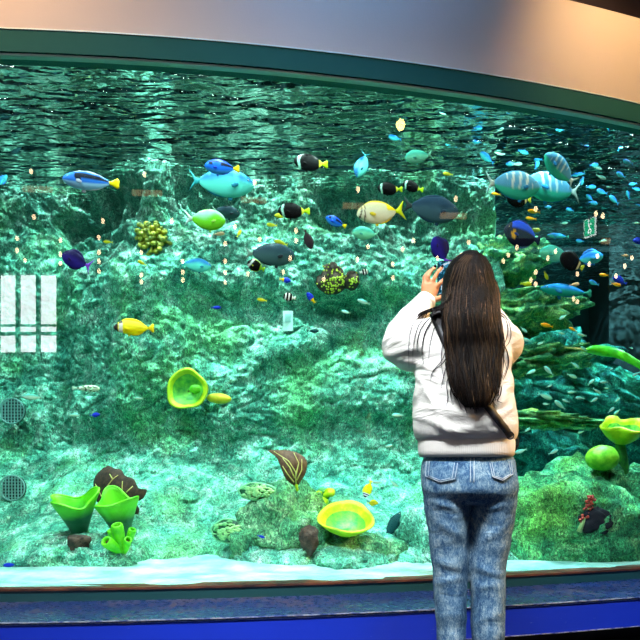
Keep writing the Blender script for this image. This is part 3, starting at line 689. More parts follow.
M_jean = g.bsdf(g.ramp(dn, [(0.38, srgb(24, 50, 84)), (0.49, srgb(58, 94, 128)), (0.59, srgb(118, 144, 160)), (0.72, srgb(196, 208, 210))]), 0.85,
                bump=g.math('ADD', g.math('MULTIPLY', crease, 0.5), g.math('MULTIPLY', spk, 0.08)), bstr=0.5, bdist=0.02, spec=0.2)
M_stitch = plain('pale_stitching', srgb(176, 188, 196), 0.8)
M_pocket = M_jean
M_strap = plain('black_webbing', srgb(26, 22, 24), 0.55)
M_bag = plain('black_nylon', srgb(20, 20, 24), 0.5)
M_shoe = plain('white_canvas', srgb(226, 226, 222), 0.7)
M_sole = plain('shoe_rubber', srgb(240, 240, 236), 0.6)

person = empty('person', (0.49, 2.2, 0.0))
tag(person, 'person with long dark hair, white sweatshirt and blue jeans photographing the tank', 'person')
def under(o, p=None):
    p = p or person
    o.parent = p; o.matrix_parent_inverse = Matrix.Translation(-p.location if p is person else Vector((0, 0, 0)))
    return o
def xz(px, py, y=2.2): q = Q(px, py, y); return q.x, q.z
def loft(mb, rings, n=36, pw=2.3, ybase=2.2, hairy=False):
    """rings of (py, left px, right px, half depth, y centre)"""
    V = []
    for (py, xl, xr, hd, yc) in rings:
        if hairy: ybase = yc-hd*0.5
        a = Q(xl, py, ybase); b = Q(xr, py, ybase); cx = (a.x+b.x)/2; hw = (b.x-a.x)/2
        for k in range(n):
            t = 2*math.pi*k/n; c, s = math.cos(t), math.sin(t)
            V.append((cx+hw*math.copysign(abs(c)**(2/pw), c), yc+hd*math.copysign(abs(s)**(2/pw), s), a.z))
    m = len(rings)
    Fc = [(i*n+k, i*n+(k+1) % n, (i+1)*n+(k+1) % n, (i+1)*n+k) for i in range(m-1) for k in range(n)]
    Fc += [tuple(range(n))[::-1], tuple((m-1)*n+k for k in range(n))]
    return mb.add(V, Fc)

# --- body: one continuous figure
yb = 2.2
b = MB()
loft(b, [(500, 436, 502, .085, yb), (470, 434, 504, .09, yb), (435, 438, 498, .075, yb), (400, 440, 498, .08, yb), (350, 438, 500, .085, yb), (330, 438, 498, .075, yb), (318, 446, 490, .055, yb)], 24, 2.2)
b.tube([Q(468, 325, yb), Q(468, 312, yb+.01), Q(467, 298, yb+.02)], [.06, .052, .05], 16)
hc = Q(467, 283, yb+.045)
b.ball(hc, (.074, .095, .112), 24, 16)
b.ball(hc+Vector((0, .03, -.055)), (.055, .06, .055), 16, 10)                     # jaw
b.tube([hc+Vector((0, .085, .015)), hc+Vector((0, .108, -.012)), hc+Vector((0, .09, -.022))], [.008, .014, .009], 8)   # nose
for s_ in (-1, 1):
    b.ball(hc+Vector((s_*.076, .0, -.01)), (.01, .018, .03), 10, 8)                # ears
b.ball(hc+Vector((0, .085, -.052)), (.022, .012, .008), 12, 6)                     # lips
# legs
for L_, (xa, xb, xc) in (('l', (449, 450, 450)), ('r', (490, 488, 487))):
    b.tube([Q(xa, 488, yb), Q(xa, 530, yb), Q(xb, 580, yb+.005), Q(xb, 620, yb), Q(xc, 690, yb), Q(xc, 702, yb)], [.07, .062, .048, .044, .032, .034], 16)
    b.tube([Q(xc, 704, yb-.02), Q(xc, 705, yb+.06), Q(xc, 706, yb+.13)], [.034, .036, .026], 12)
# arms
LW = Q(427.5, 299, 2.50); LE = Q(399, 349, 2.36)
b.tube([Q(440, 333, yb), LE, Q(412, 325, 2.44), LW], [.045, .038, .033, .026], 14)
RW = Q(477, 296, 2.53); RE = Q(500, 350, 2.42)
b.tube([Q(494, 333, yb), RE, Q(488, 322, 2.5), RW], [.045, .038, .033, .026], 14)
# left hand, seen from its back, fingers up around the phone
yh = 2.50
def H(x, y, d=0.0): return Q(x, y, yh+d)
b.tube([H(427.5, 300), H(429, 294), H(430, 289), H(429.5, 284)], [(.026, .020), (.033, .018), (.037, .016), (.034, .014)], 14)
b.tube([H(427, 296), H(424.5, 286), H(424.5, 281)], [.016, .014, .0095], 10)
def finger(pts, r0, r1):
    b.tube([H(*p) for p in pts], [r0+(r1-r0)*i/(len(pts)-1) for i in range(len(pts))], 10)
    b.ball(H(*pts[-1]), (r1*1.0,)*3, 10, 6)
fing = [[(424.5, 284, 0), (424, 277.5, .0), (427.5, 272.5, .006), (431.5, 269.6, .012)],
        [(428, 284, 0), (428.4, 276, -.006), (431.5, 270.5, 0), (435, 267.5, .008)],
        [(431.6, 286, 0), (434.6, 277.5, -.012), (438, 271.6, -.012), (442, 267.4, -.006)],
        [(435, 290, 0), (439.5, 283.5, -.016), (443.6, 280, -.02), (447.6, 279, -.014)]]
for i, f_ in enumerate(fing): finger(f_, (.0082, .009, .0095, .0095)[i], (.0064, .0068, .007, .007)[i])
finger([(431.5, 298.6, 0), (436.5, 299.5, -.012), (442, 297.3, -.02), (446.5, 293.6, -.02), (448, 288.5, -.014)], .0135, .0078)
# right hand on the far side of the phone
yr = 2.54
def HR(x, y, d=0.0): return Q(x, y, yr+d)
b.tube([RW, HR(472, 290), HR(468, 284)], [(.026, .02), (.036, .016), (.034, .013)], 12)
for k in range(4):
    b.tube([HR(467+k*2.2, 285-k*2, 0), HR(462+k*1.6, 280-k*4, .02), HR(457+k*.5, 279-k*4.2, .015)], [.0088, .008, .0066], 8)
b.tube([HR(470, 292), HR(463, 292, -.015), HR(458, 287, -.015)], [.012, .010, .0078], 8)
body = b.o('body', M_skin)
modmesh(body, ('REMESH', dict(mode='VOXEL', voxel_size=0.0036)), ('SMOOTH', dict(factor=0.5, iterations=4)))
under(body)
for f_ in fing + [[(448, 288.5, -.014)]]:
    p = H(*f_[-1]); q_ = under(MB().ball(p+Vector((0, -.0062, .003)), (.0056, .0032, .0066), 10, 6).o('fingernail', M_nail)); q_['label'] = 'dark painted fingernail'
for s_ in (-1, 1):
    e = under(MB().ball(hc+Vector((s_*.03, .086, .012)), (.013, .010, .009), 12, 8).o('eye', plain('eye_white_%d' % s_, srgb(240, 240, 240), 0.2)))
    under(MB().ball(hc+Vector((s_*.03, .0945, .012)), (.005, .003, .005), 10, 6).o('iris', M_nail))

# --- sweatshirt
s = MB()
loft(s, [(441, 417, 513, .135, yb), (434, 413.5, 515.5, .150, yb), (420, 413, 515.5, .155, yb), (404, 413.5, 513, .152, yb), (390, 415, 511, .148, yb), (370, 416, 508, .142, yb),
         (352, 417, 508, .14, yb), (336, 421, 506, .132, yb), (325, 426, 502, .118, yb), (316, 434, 496, .10, yb), (309, 445, 488, .08, yb+.01), (305, 452, 482, .07, yb+.015)])
s.tube([Q(440, 345, yb+.0), Q(424, 347, yb+.04), Q(408, 347, yb+.11), Q(402.5, 345, 2.36), Q(405, 334, 2.40), Q(413, 319, 2.44), Q(421, 307, 2.48), Q(425.5, 301.5, 2.50)],
       [.105, .098, .088, .080, .074, .060, .045, .040], 22)
s.tube([Q(486, 342, yb), Q(497, 343, yb+.06), Q(503, 345, yb+.15), Q(503, 347, 2.42), Q(499, 332, 2.47), Q(488, 312, 2.51), Q(480, 300, 2.53)],
       [.10, .088, .078, .072, .062, .048, .042], 22)
sw = s.o('sweatshirt', M_sw)
modmesh(sw, ('REMESH', dict(mode='VOXEL', voxel_size=0.0085)), ('SMOOTH', dict(factor=0.6, iterations=7)))
# soft folds hanging from the shoulders and across the back
for v_ in sw.data.vertices:
    c = v_.co
    px = 320+c.x/c.y*F; py = HOR-(c.z-EYE)/c.y*F
    d = 0.0
    for (x0, y0, ex, ey, sg, am) in ((455, 412, 1.0, 0.28, 5.0, .010), (440, 425, 1.0, 0.55, 4.0, .008), (490, 420, 1.0, -0.5, 4.0, .010), (430, 395, 0.5, 1.0, 4.0, .007), (500, 400, -0.4, 1.0, 5.0, .009),
                                     (400, 352, 1.0, -0.25, 3.5, .008), (412, 362, 1, .2, 4, .008), (408, 330, 1.0, -.6, 3.2, .007), (424, 350, .3, 1, 4, .008), (507, 355, .5, 1, 4, .008), (470, 432, 1, .05, 4, .007)):
        L__ = math.hypot(ex, ey); a = ((px-x0)*ex+(py-y0)*ey)/L__; bb = (-(px-x0)*ey+(py-y0)*ex)/L__
        bb -= 0.012*a*a*(1 if x0 < 470 else -1)*0.5
        d += am*math.exp(-(bb/sg)**2)*math.exp(-(a/26)**2)
    d += 0.006*noise.noise(Vector((c.x*9, c.y*9, c.z*16)))
    v_.co = c+v_.normal*d
sw.data.update(); under(sw)
SWT = BVHTree.FromPolygons([v_.co.copy() for v_ in sw.data.vertices], [tuple(p.vertices) for p in sw.data.polygons])
s = MB(); loft(s, [(458.5, 420, 511.5, .122, yb), (456, 418.6, 513, .128, yb), (446, 418, 513.8, .131, yb), (439, 418, 513.5, .133, yb), (435, 421, 511, .12, yb)])
hem = s.o('hem_band', M_rib); modmesh(hem, ('SUBSURF', dict(levels=1))); under(hem, None)
s = MB(); s.tube([Q(423.5, 304.5, 2.49), Q(426, 300.5, 2.5), Q(428, 297.5, 2.503)], [.043, .041, .036], 20); under(s.o('cuff', M_rib))
s = MB(); s.tube([Q(482, 303, 2.52), Q(478, 297, 2.53)], [.042, .037], 20); under(s.o('cuff', M_rib))
s = MB(); s.tube([Q(467, 307, yb+.012), Q(467, 301, yb+.02)], [(.07, .062), (.062, .056)], 24); under(s.o('neckband', M_rib))

# --- jeans
j = MB()
loft(j, [(452, 426, 509, .100, yb), (462, 422, 514, .112, yb), (476, 421, 515.5, .126, yb-.006), (490, 422, 516, .128, yb-.008), (498, 424, 515, .118, yb-.004), (504, 432, 508, .09, yb)][::-1], 36, 2.4)
def leg(cols):
    V = [];
    j.tube([Q((a+c)/2, py, yy) for py, a, c, hd, yy in cols], [((c-a)/2/F*2.2, hd) for py, a, c, hd, yy in cols], 24)
leg([(484, 424, 468, .095, yb), (500, 423.5, 469, .102, yb-.004), (520, 426.5, 468, .094, yb), (545, 430, 467.5, .082, yb), (566, 432, 467, .075, yb), (580, 433, 466.5, .073, yb), (605, 435, 466, .073, yb), (640, 437, 465.5, .070, yb), (675, 438, 464.5, .066, yb), (698, 438, 463, .064, yb)])
leg([(484, 469, 515, .095, yb), (500, 469, 516, .102, yb-.004), (520, 470, 513, .094, yb), (545, 471, 509, .082, yb), (566, 471, 506, .075, yb), (580, 471, 505, .073, yb), (605, 471.5, 505, .073, yb), (640, 472, 503.5, .070, yb), (675, 473, 501, .066, yb), (698, 474, 499, .064, yb)])
je = j.o('jeans', M_jean)
modmesh(je, ('REMESH', dict(mode='VOXEL', voxel_size=0.0075)), ('SMOOTH', dict(factor=0.5, iterations=4)))
for v_ in je.data.vertices:
    c = v_.co; px = 320+c.x/c.y*F; py = HOR-(c.z-EYE)/c.y*F
    d = 0.005*noise.noise(Vector((c.x*10, c.y*6, c.z*20)))
    # creases behind the knees and under the seat
    for (x0, y0, ex, ey, sg, am) in ((452, 566, 1, .35, 3.5, .009), (450, 580, 1, -.2, 3.5, .007), (490, 572, 1, .3, 3.5, .010), (488, 586, 1, -.1, 3, .007), (446, 506, 1, .25, 3, .008), (492, 508, 1, -.25, 3, .008), (450, 530, 1, .7, 4, .007), (492, 535, 1, -.7, 4, .007), (455, 615, 1, .3, 4, .005), (488, 618, 1, -.4, 4, .005)):
        L__ = math.hypot(ex, ey); a = ((px-x0)*ex+(py-y0)*ey)/L__; bb = (-(px-x0)*ey+(py-y0)*ex)/L__
        d += am*math.exp(-(bb/sg)**2)*math.exp(-(a/13)**2)
    v_.co = c+v_.normal*d*0.8
je.data.update(); under(je)
JT = BVHTree.FromPolygons([v_.co.copy() for v_ in je.data.vertices], [tuple(p.vertices) for p in je.data.polygons])
EYEV = Vector((0, 0, EYE))
def on(tree, px, py, off=0.004, fb=2.08):
    d = (P(px, py, 1)-EYEV).normalized(); h = tree.ray_cast(EYEV, d)
    if h[0] is None: return P(px, py, fb)
    return h[0]-d*off
def pocket(c):
    cs = c; n = 10
    V = []; 
    # bilinear patch laid on the jeans
    for jx in range(n+1):
        for ix in range(n+1):
            u, w_ = ix/n, jx/n
            top = Vector(cs[0]).lerp(Vector(cs[1]), u); bot = Vector(cs[3]).lerp(Vector(cs[2]), u)
            bot = bot+Vector((0, 5.5*(1-abs(2*u-1))))
            q = top.lerp(bot, w_); V.append(on(JT, q.x, q.y, 0.0045))
    k = len(V); V += [v_+Vector((0, .006, 0)) for v_ in V]
    Fc = [(a*(n+1)+b_, a*(n+1)+b_+1, (a+1)*(n+1)+b_+1, (a+1)*(n+1)+b_) for a in range(n) for b_ in range(n)]
    o = mk('back_pocket', V, Fc+[tuple(i+k for i in f)[::-1] for f in Fc], M_pocket); under(o)
    m = MB()
    for inset in (0.04, 0.13):
        pts = []
        def uvp(u, w_):
            top = Vector(cs[0]).lerp(Vector(cs[1]), u); bot = Vector(cs[3]).lerp(Vector(cs[2]), u)+Vector((0, 5.5*(1-abs(2*u-1)))); return top.lerp(bot, w_)
        for w_ in [i/8 for i in range(8)]: pts.append(uvp(inset, w_*(1-inset)))
        for u in [inset+(1-2*inset)*i/10 for i in range(11)]: pts.append(uvp(u, 1-inset))
        for w_ in [1-i/8 for i in range(1, 9)]: pts.append(uvp(1-inset, w_*(1-inset)))
        m.tube([on(JT, q.x, q.y, 0.007) for q in pts], 0.0011, 5)
    o2 = m.o('stitching', M_stitch, None); o2.parent = o; return o
pocket([(425, 461), (459, 463), (456, 479), (424, 476)])
pocket([(489, 463), (512, 461), (514, 474), (492, 477)])
m = MB(); m.tube([on(JT, 474+0.2*math.sin(i), 458+i*2.2, 0.003) for i in range(12)], 0.0018, 6)
m.tube([on(JT, 470.5, 458+i*2.2, 0.002) for i in range(12)], 0.0014, 6); under(m.o('centre_seam', M_stitch))
# shoes
for x_ in (450, 487):
    sh = MB().tube([Q(x_, 706, yb-.07), Q(x_, 703, yb-.03), Q(x_, 704, yb+.05), Q(x_, 707, yb+.13), Q(x_, 708, yb+.18)], [(.03, .03), (.040, .042), (.043, .040), (.045, .028), (.034, .018)], 16).o('shoe', M_shoe)
    under(sh)
    zz = 0.012
    c0 = Q(x_, 708, yb); so = MB().tube([Vector((c0.x, yb-.10, zz)), Vector((c0.x, yb-.05, zz)), Vector((c0.x, yb+.06, zz)), Vector((c0.x, yb+.15, zz)), Vector((c0.x, yb+.20, zz))], [(.026, .011), (.038, .012), (.042, .012), (.044, .012), (.03, .011)], 14).o('shoe_sole', M_sole); under(so)

# --- hair
g = N('dark_brown_hair'); vc = g.n('VertexColor', layer_name='Col').outputs[0]
stn = g.noise(g.n('Mapping', {'Vector': g.obj(), 'Scale': (1, 1, 0.05)}).outputs[0], 160, 3, 0.6)
M_hair = g.bsdf(vc, 0.5, bump=stn, bstr=0.8, bdist=0.006, spec=0.07)
HL = [(252, 463, 479), (256, 455, 487), (262, 450, 492), (272, 446.5, 496.5), (284, 445.5, 499), (296, 444, 500.5), (306, 442.5, 500.5), (318, 441, 501), (332, 442.5, 503), (348, 444.5, 503.5), (365, 446, 502), (382, 449, 501), (395, 453, 499), (405, 459, 495), (411, 467, 486)]
def hl(py):
    for a, c in zip(HL, HL[1:]):
        if py <= c[0]: t = max(0, (py-a[0])/(c[0]-a[0])); return a[1]+(c[1]-a[1])*t, a[2]+(c[2]-a[2])*t
    return HL[-1][1], HL[-1][2]
def hyc(py):       # centre and half depth of the hair mass
    yc = yb+.02-0.095*sm(284, 316, py)-0.03*sm(316, 340, py)-0.05*sm(340, 400, py)
    if py < 284: hd = 0.108*math.sqrt(max(0.03, 1-((284-py)/34.0)**2))
    else: hd = 0.108-0.02*sm(284, 312, py)-0.038*sm(316, 345, py)-0.015*sm(345, 400, py)
    return yc, hd
hm = MB()
loft(hm, [(py, *hl(py), hyc(py)[1], hyc(py)[0]) for py in [250.8, 252, 254, 257, 261, 266, 272, 280, 288, 296, 306, 316, 326, 336, 350, 365, 380, 392, 402, 408]][::-1] if False else
     [(py, hl(py)[0]+(4.5 if py > 385 else 1.2*sm(280, 330, py)), hl(py)[1]-(4.5 if py > 385 else 1.2*sm(280, 330, py)), hyc(py)[1]*(1-.07*sm(280, 330, py)), hyc(py)[0]) for py in [251.2, 252.5, 254, 257, 261, 266, 272, 280, 288, 296, 306, 316, 326, 336, 350, 365, 380, 392, 402, 407]], 40, 2.1, hairy=True)
hcol = [(0.006, 0.0045, 0.004, 1)]*len(hm.v)
hair = hm.o('hair', M_hair, cols=hcol)
under(hair)
rnd = random.Random(5)
st = MB(); scol = []
def strand(pts, r, col):
    k = len(st.v); st.tube(pts, [r*(1-0.75*(i/(len(pts)-1))**2)*(0.5 if i == 0 else 1) for i in range(len(pts))], 5)
    c = np.array(col); scol.extend([tuple(c)]*(len(st.v)-k))
for i in range(700):
    s_ = rnd.uniform(-1, 1); s_ = math.copysign(abs(s_)**0.8, s_)
    py0 = 252+rnd.random()**2*40; py1 = 380+rnd.random()*31-abs(s_)*10; ph = rnd.uniform(0, 6.28); am = rnd.uniform(.2, 1.0)*0.9
    pts = []; n_ = 20; drift = rnd.uniform(-.12, .12)
    for k in range(n_):
        t = k/(n_-1); py = py0+(py1-py0)*t; xl, xr = hl(py); yc, hd = hyc(py)
        ss = .12+(s_-.12)*min(1, (max(0, py-251)/40+.03))**.5+drift*math.sin(t*3); ss = max(-1.0, min(1.0, ss))
        # near the crown the strands leave from a parting right of the centre
        px = (xl+xr)/2+(xr-xl)/2*ss*0.985
        px += am*math.sin(ph+py*.07)*sm(290, 360, py)*2.6
        if py > 390: px += (rnd.random()-.5)*0.3
        yy = yc-hd*math.sqrt(max(0.0, 1-min(1, abs(ss))**2.1))**(1.0)-0.003-0.006*am
        pts.append(Q(px, py, yy))
    br = rnd.random()
    warm = sm(.0, .8, s_)
    col = (0.007+0.026*br**4+0.04*warm*br**3, 0.005+0.013*br**4+0.015*warm*br**3, 0.0045+0.006*br**4, 1)
    if rnd.random() < .035: col = (0.16, 0.09, 0.045, 1)
    strand(pts, rnd.uniform(.0010, .0026), col)
# thicker wavy locks that break up the outline
for i in range(60):
    s_ = rnd.uniform(-1, 1); ph = rnd.uniform(0, 6.28); am = rnd.uniform(1.2, 3.0); py0 = rnd.uniform(285, 340); py1 = 392+rnd.random()*22-abs(s_)*10; pts = []
    for k in range(22):
        t = k/21; py = py0+(py1-py0)*t; xl, xr = hl(min(py, 408)); yc, hd = hyc(py)
        px = (xl+xr)/2+(xr-xl)/2*s_*.97+am*math.sin(ph+py*.085)*sm(0, .3, t)
        pts.append(Q(px, py, yc-hd*math.sqrt(max(0.05, 1-min(1, abs(s_))**2.1))-0.004-.006*math.sin(t*3.1)))
    br = rnd.random(); strand(pts, rnd.uniform(.003, .0058), (0.006+.03*br**5, 0.0045+.015*br**5, 0.004+.006*br**5, 1))
for x0, x1, x2, x3 in ((468, 458, 451, 448), (470, 461, 455, 452), (466, 455, 449, 446.5), (473, 466, 461, 459), (478, 486, 492, 494), (480, 489, 495, 498), (477, 483, 487, 488), (472, 463, 458, 456)):  # paler strands painted as highlights, arcing down from the crown
    ln = [(x0, 254), (x1, 264), (x2, 284), (x3, 306), (x3+2, 330), (x3+1, 352)]; pts = []
    for (xa, ya), (xb, yb2) in zip(ln, ln[1:]):
        for t in (0, .25, .5, .75):
            px, py = xa+(xb-xa)*t, ya+(yb2-ya)*t; xl, xr = hl(py); yc, hd = hyc(py); ss = max(-.97, min(.97, (px-(xl+xr)/2)/((xr-xl)/2)))
            pts.append(Q(px, py, yc-hd*math.sqrt(1-abs(ss)**2.1)-.012))
    strand(pts, .0016, (0.07, 0.042, 0.024, 1)); strand([p+Vector((.005, 0, 0)) for p in pts], .0011, (0.04, 0.025, 0.015, 1))
# a lock swept over the left shoulder
for i in range(26):
    a = rnd.uniform(-2.5, 2.5); e = rnd.uniform(0, 1)
    pts0 = [(452, 296+a*2), (447, 303+a), (438, 308.5+a*.8), (428, 311+a*.6), (419+8*e, 314+a*.6), (413+12*e, 318+a+3*e)]
    pts = []
    for p_, q_ in zip(pts0, pts0[1:]):
        for t in (0, .33, .66): pts.append((p_[0]+(q_[0]-p_[0])*t, p_[1]+(q_[1]-p_[1])*t))
    strand([on(SWT, x, y, 0.012, 2.10) for x, y in pts], rnd.uniform(.0014, .0030), (0.008, 0.006, 0.005, 1))
# loose wisps lying over the sweatshirt
W_ = [[(447, 307), (436, 309), (424, 314), (414, 321), (410, 335), (409, 352), (410, 368)],
      [(447, 309), (437, 311), (426, 316), (418, 325), (414, 340), (412, 356), (413, 364)],
      [(448, 311), (440, 314), (430, 322), (424, 334), (421, 350), (423, 364)],
      [(449, 312), (441, 317), (434, 328), (430, 345), (429, 360)],
      [(448, 310), (439, 312), (428, 319), (420, 330), (417, 345), (418, 352)],
      [(447, 330), (442, 345), (440, 362), (443, 378)], [(447, 340), (444, 358), (437, 366), (431, 372), (430, 381)],
      [(449, 352), (443, 364), (434, 369), (430, 377)], [(450, 372), (446, 385), (449, 398), (446, 407)],
      [(452, 380), (450, 394), (453, 405)], [(455, 385), (457, 398), (461, 409)], [(448, 360), (444, 375), (441, 388)],
      [(497, 311), (505, 315), (510, 324), (512, 335), (509, 345), (502, 349), (498, 348)],
      [(498, 313), (506, 319), (508, 330), (505, 342), (500, 347)], [(500, 340), (507, 350), (509, 362), (506, 372), (502, 380)],
      [(503, 330), (505, 345), (503, 358), (507, 370)], [(502, 385), (501, 395), (497, 401), (503, 403)], [(496, 395), (492, 402), (498, 407)],
      [(460, 395), (464, 405), (467, 413)], [(474, 398), (477, 407), (475, 413)], [(484, 396), (488, 404), (486, 410)]]
for wpts in W_:
    for rep in range(2):
        jx = rnd.uniform(-1.3, 1.3); dense = []
        for a, c in zip(wpts, wpts[1:]):
            for t in (0, .25, .5, .75): dense.append((a[0]+(c[0]-a[0])*t, a[1]+(c[1]-a[1])*t))
        dense.append(wpts[-1])
        for _ in range(3): dense = [dense[0]]+[((dense[i-1][0]+2*dense[i][0]+dense[i+1][0])/4, (dense[i-1][1]+2*dense[i][1]+dense[i+1][1])/4) for i in range(1, len(dense)-1)]+[dense[-1]]
        pp = [on(SWT, x+jx*(i/len(dense)), y, 0.005) for i, (x, y) in enumerate(dense)]
        strand(pp, rnd.uniform(.0010, .0018), (0.022, 0.015, 0.012, 1))
so = st.o('hair_strands', M_hair, None, cols=scol); so.parent = hair
tag(so, 'loose strands and wisps of dark brown hair', kind='stuff')

# --- things the person carries
phone = empty('phone', (0, 0, 0)); tag(phone, 'smartphone held upright beside the face showing the tank on its screen', 'phone')
pc = Q(446, 278, 2.54); phone.location = pc; phone.rotation_euler = (0.05, 0.0, -0.12)
bm = bmesh.new(); bmesh.ops.create_cube(bm, size=1)
for v_ in bm.verts: v_.co = Vector((v_.co.x*.070, v_.co.y*.009, v_.co.z*.138))
bmesh.ops.bevel(bm, geom=[e for e in bm.edges if abs(e.verts[0].co.y-e.verts[1].co.y) > .005], offset=.009, segments=4, affect='EDGES')
frombm('phone_case', bm, plain('black_phone_case', srgb(14, 14, 20), 0.3), phone, False)
g = N('phone_screen'); v = g.obj()
nn = g.noise(v, 42, 3, 0.6)
cl = g.ramp(nn, [(0.40, srgb(16, 70, 90)), (0.5, srgb(60, 150, 190)), (0.56, srgb(220, 240, 250)), (0.62, srgb(30, 60, 80))], 'CONSTANT')
e = g.n('Emission', {0: cl, 1: 0.9}); g.l(e.outputs[0], g.out.inputs[0])
MB().box((0, -.0048, 0), (.064, .0008, .130)).o('phone_screen', g.m, phone, False)
MB().box((0.02, .0055, 0.048), (.022, .003, .026)).o('camera_bump', M_bag, phone, False)

# strap laid over the back from the left shoulder to the right hip
bag = empty('shoulder_bag', Q(514, 440, 2.30)); tag(bag, 'black cross-body bag on a strap that runs from left shoulder to right hip', 'bag')
path = [(434, 313), (436, 318), (440, 328), (446, 342), (453, 357), (462, 373), (473, 389), (487, 405), (497, 418), (505, 428), (511, 437)]
fine = []
for a, c in zip(path, path[1:]):
    for t in (0, .25, .5, .75): fine.append((a[0]+(c[0]-a[0])*t, a[1]+(c[1]-a[1])*t))
fine.append(path[-1])
V = []
for i, q in enumerate(fine):
    a = fine[max(0, i-1)]; c = fine[min(len(fine)-1, i+1)]; dx, dy = c[0]-a[0], c[1]-a[1]; L__ = math.hypot(dx, dy); nx_, ny_ = -dy/L__, dx/L__
    wpx = 4.6-1.2*i/len(fine)
    for s_ in (-1, 1):
        p = on(SWT, q[0]+nx_*wpx*s_, q[1]+ny_*wpx*s_, 0.007, 2.12); V += [p, p+Vector((0, .005, 0))]
# close over the shoulder
Fc = []
for i in range(len(fine)-1):
    a = i*4; c = a+4; Fc += [(a, a+2, c+2, c), (a+1, c+1, c+3, a+3), (a, c, c+1, a+1), (a+2, a+3, c+3, c+2)]
o = mk('strap', V, Fc, M_strap); o.parent = bag; o.matrix_parent_inverse = Matrix.Translation(-bag.location)
m = MB().tube([Q(436, 314, 2.11), Q(437, 309, 2.16), Q(437, 307.5, 2.22), Q(438, 312, 2.30), Q(446, 345, 2.355), Q(480, 400, 2.368), Q(505, 432, 2.36)], [(.016, .003)]*7, 8)
o = m.o('front_strap', M_strap); o.parent = bag; o.matrix_parent_inverse = Matrix.Translation(-bag.location)
m = MB().ball(Q(500, 442, 2.40), (.075, .03, .06), 20, 12); o = m.o('pouch', M_bag); o.parent = bag; o.matrix_parent_inverse = Matrix.Translation(-bag.location)
m = MB()
m.tube([Q(510, 434, 2.115), Q(513, 437, 2.15), Q(516, 440, 2.22), Q(515, 444, 2.32)], [(.011, .004)]*4, 8)
o = m.o('side_strap', M_strap); o.parent = bag; o.matrix_parent_inverse = Matrix.Translation(-bag.location)
m = MB()
c = on(SWT, 510, 435.5, 0.010, 2.11); R_ = 0.012
m.tube([c+Vector((R_*math.cos(t), -0.002, R_*math.sin(t))) for t in [2*math.pi*k/14 for k in range(15)]], 0.0022, 6)
o = m.o('ring_buckle', plain('dark_metal', srgb(60, 60, 66), 0.3, metallic=1.0)); o.parent = bag; o.matrix_parent_inverse = Matrix.Translation(-bag.location)
# ================================================================ fish
g = N('fish_skin'); vc = g.n('VertexColor', layer_name='Col').outputs[0]
M_fish = g.bsdf(vc, 0.5, bump=g.n('TexVoronoi', {'Vector': g.obj(), 'Scale': 150.0}).outputs[0], bstr=0.12, bdist=0.002, spec=0.08)
M_eyeb = plain('fish_eye_dark', srgb(10, 10, 14), 0.15); M_eyew = plain('fish_eye_ring', srgb(220, 220, 190), 0.3)
def C(r, g_, b_): return srgb(r, g_, b_)
def prof_oval(t, k=.8):      # 0 nose .. 1 tail root
    return math.sin(math.pi*min(1, t)**k)**.75*(1-.0*t)+.14*sm(.5, 1, t)+.02
class Sp:
    """a species: height, width (of length 1), colour function, tail and fin shapes"""
    def __init__(s, h=.42, w=.13, k=.8, col=None, tail='fork', tcol=None, fcol=None, dorsal=.10, body=.82, snout=0.0, tail_h=.17, spots=None, eye=.016, fins=True, whisk=0.0, pect=None):
        s.__dict__.update(locals()); s.mesh = {}
def mcol(o, f):
    me = o.data; a = me.color_attributes.new('Col', 'FLOAT_COLOR', 'POINT')
    a.data.foreach_set('color', np.array([f(v_.co) for v_ in me.vertices], dtype=np.float32).ravel())
def finmesh(name, outline, th, root, col):
    """flat fin from an outline in (x,z), thicker in the middle"""
    n_ = len(outline); c = Vector((sum(p[0] for p in outline)/n_, 0, sum(p[1] for p in outline)/n_))
    V = []
    for f_, y in ((1, .0015), (.55, th)):
        for p in outline: V.append((c.x+(p[0]-c.x)*f_, y, c.z+(p[1]-c.z)*f_))
    V.append((c.x, th, c.z)); h_ = len(V); V += [(x, -y, z) for x, y, z in V]
    Fc = []
    for i in range(n_):
        j_ = (i+1) % n_; Fc += [(i, j_, n_+j_, n_+i), (n_+i, n_+j_, 2*n_)]
        Fc += [(h_+i, h_+n_+i, h_+n_+j_, h_+j_), (h_+n_+i, h_+2*n_, h_+n_+j_)]; Fc.append((i, h_+i, h_+j_, j_))
    o = mk(name, V, Fc, M_fish, root); mcol(o, lambda p: col(p) if callable(col) else col); return o
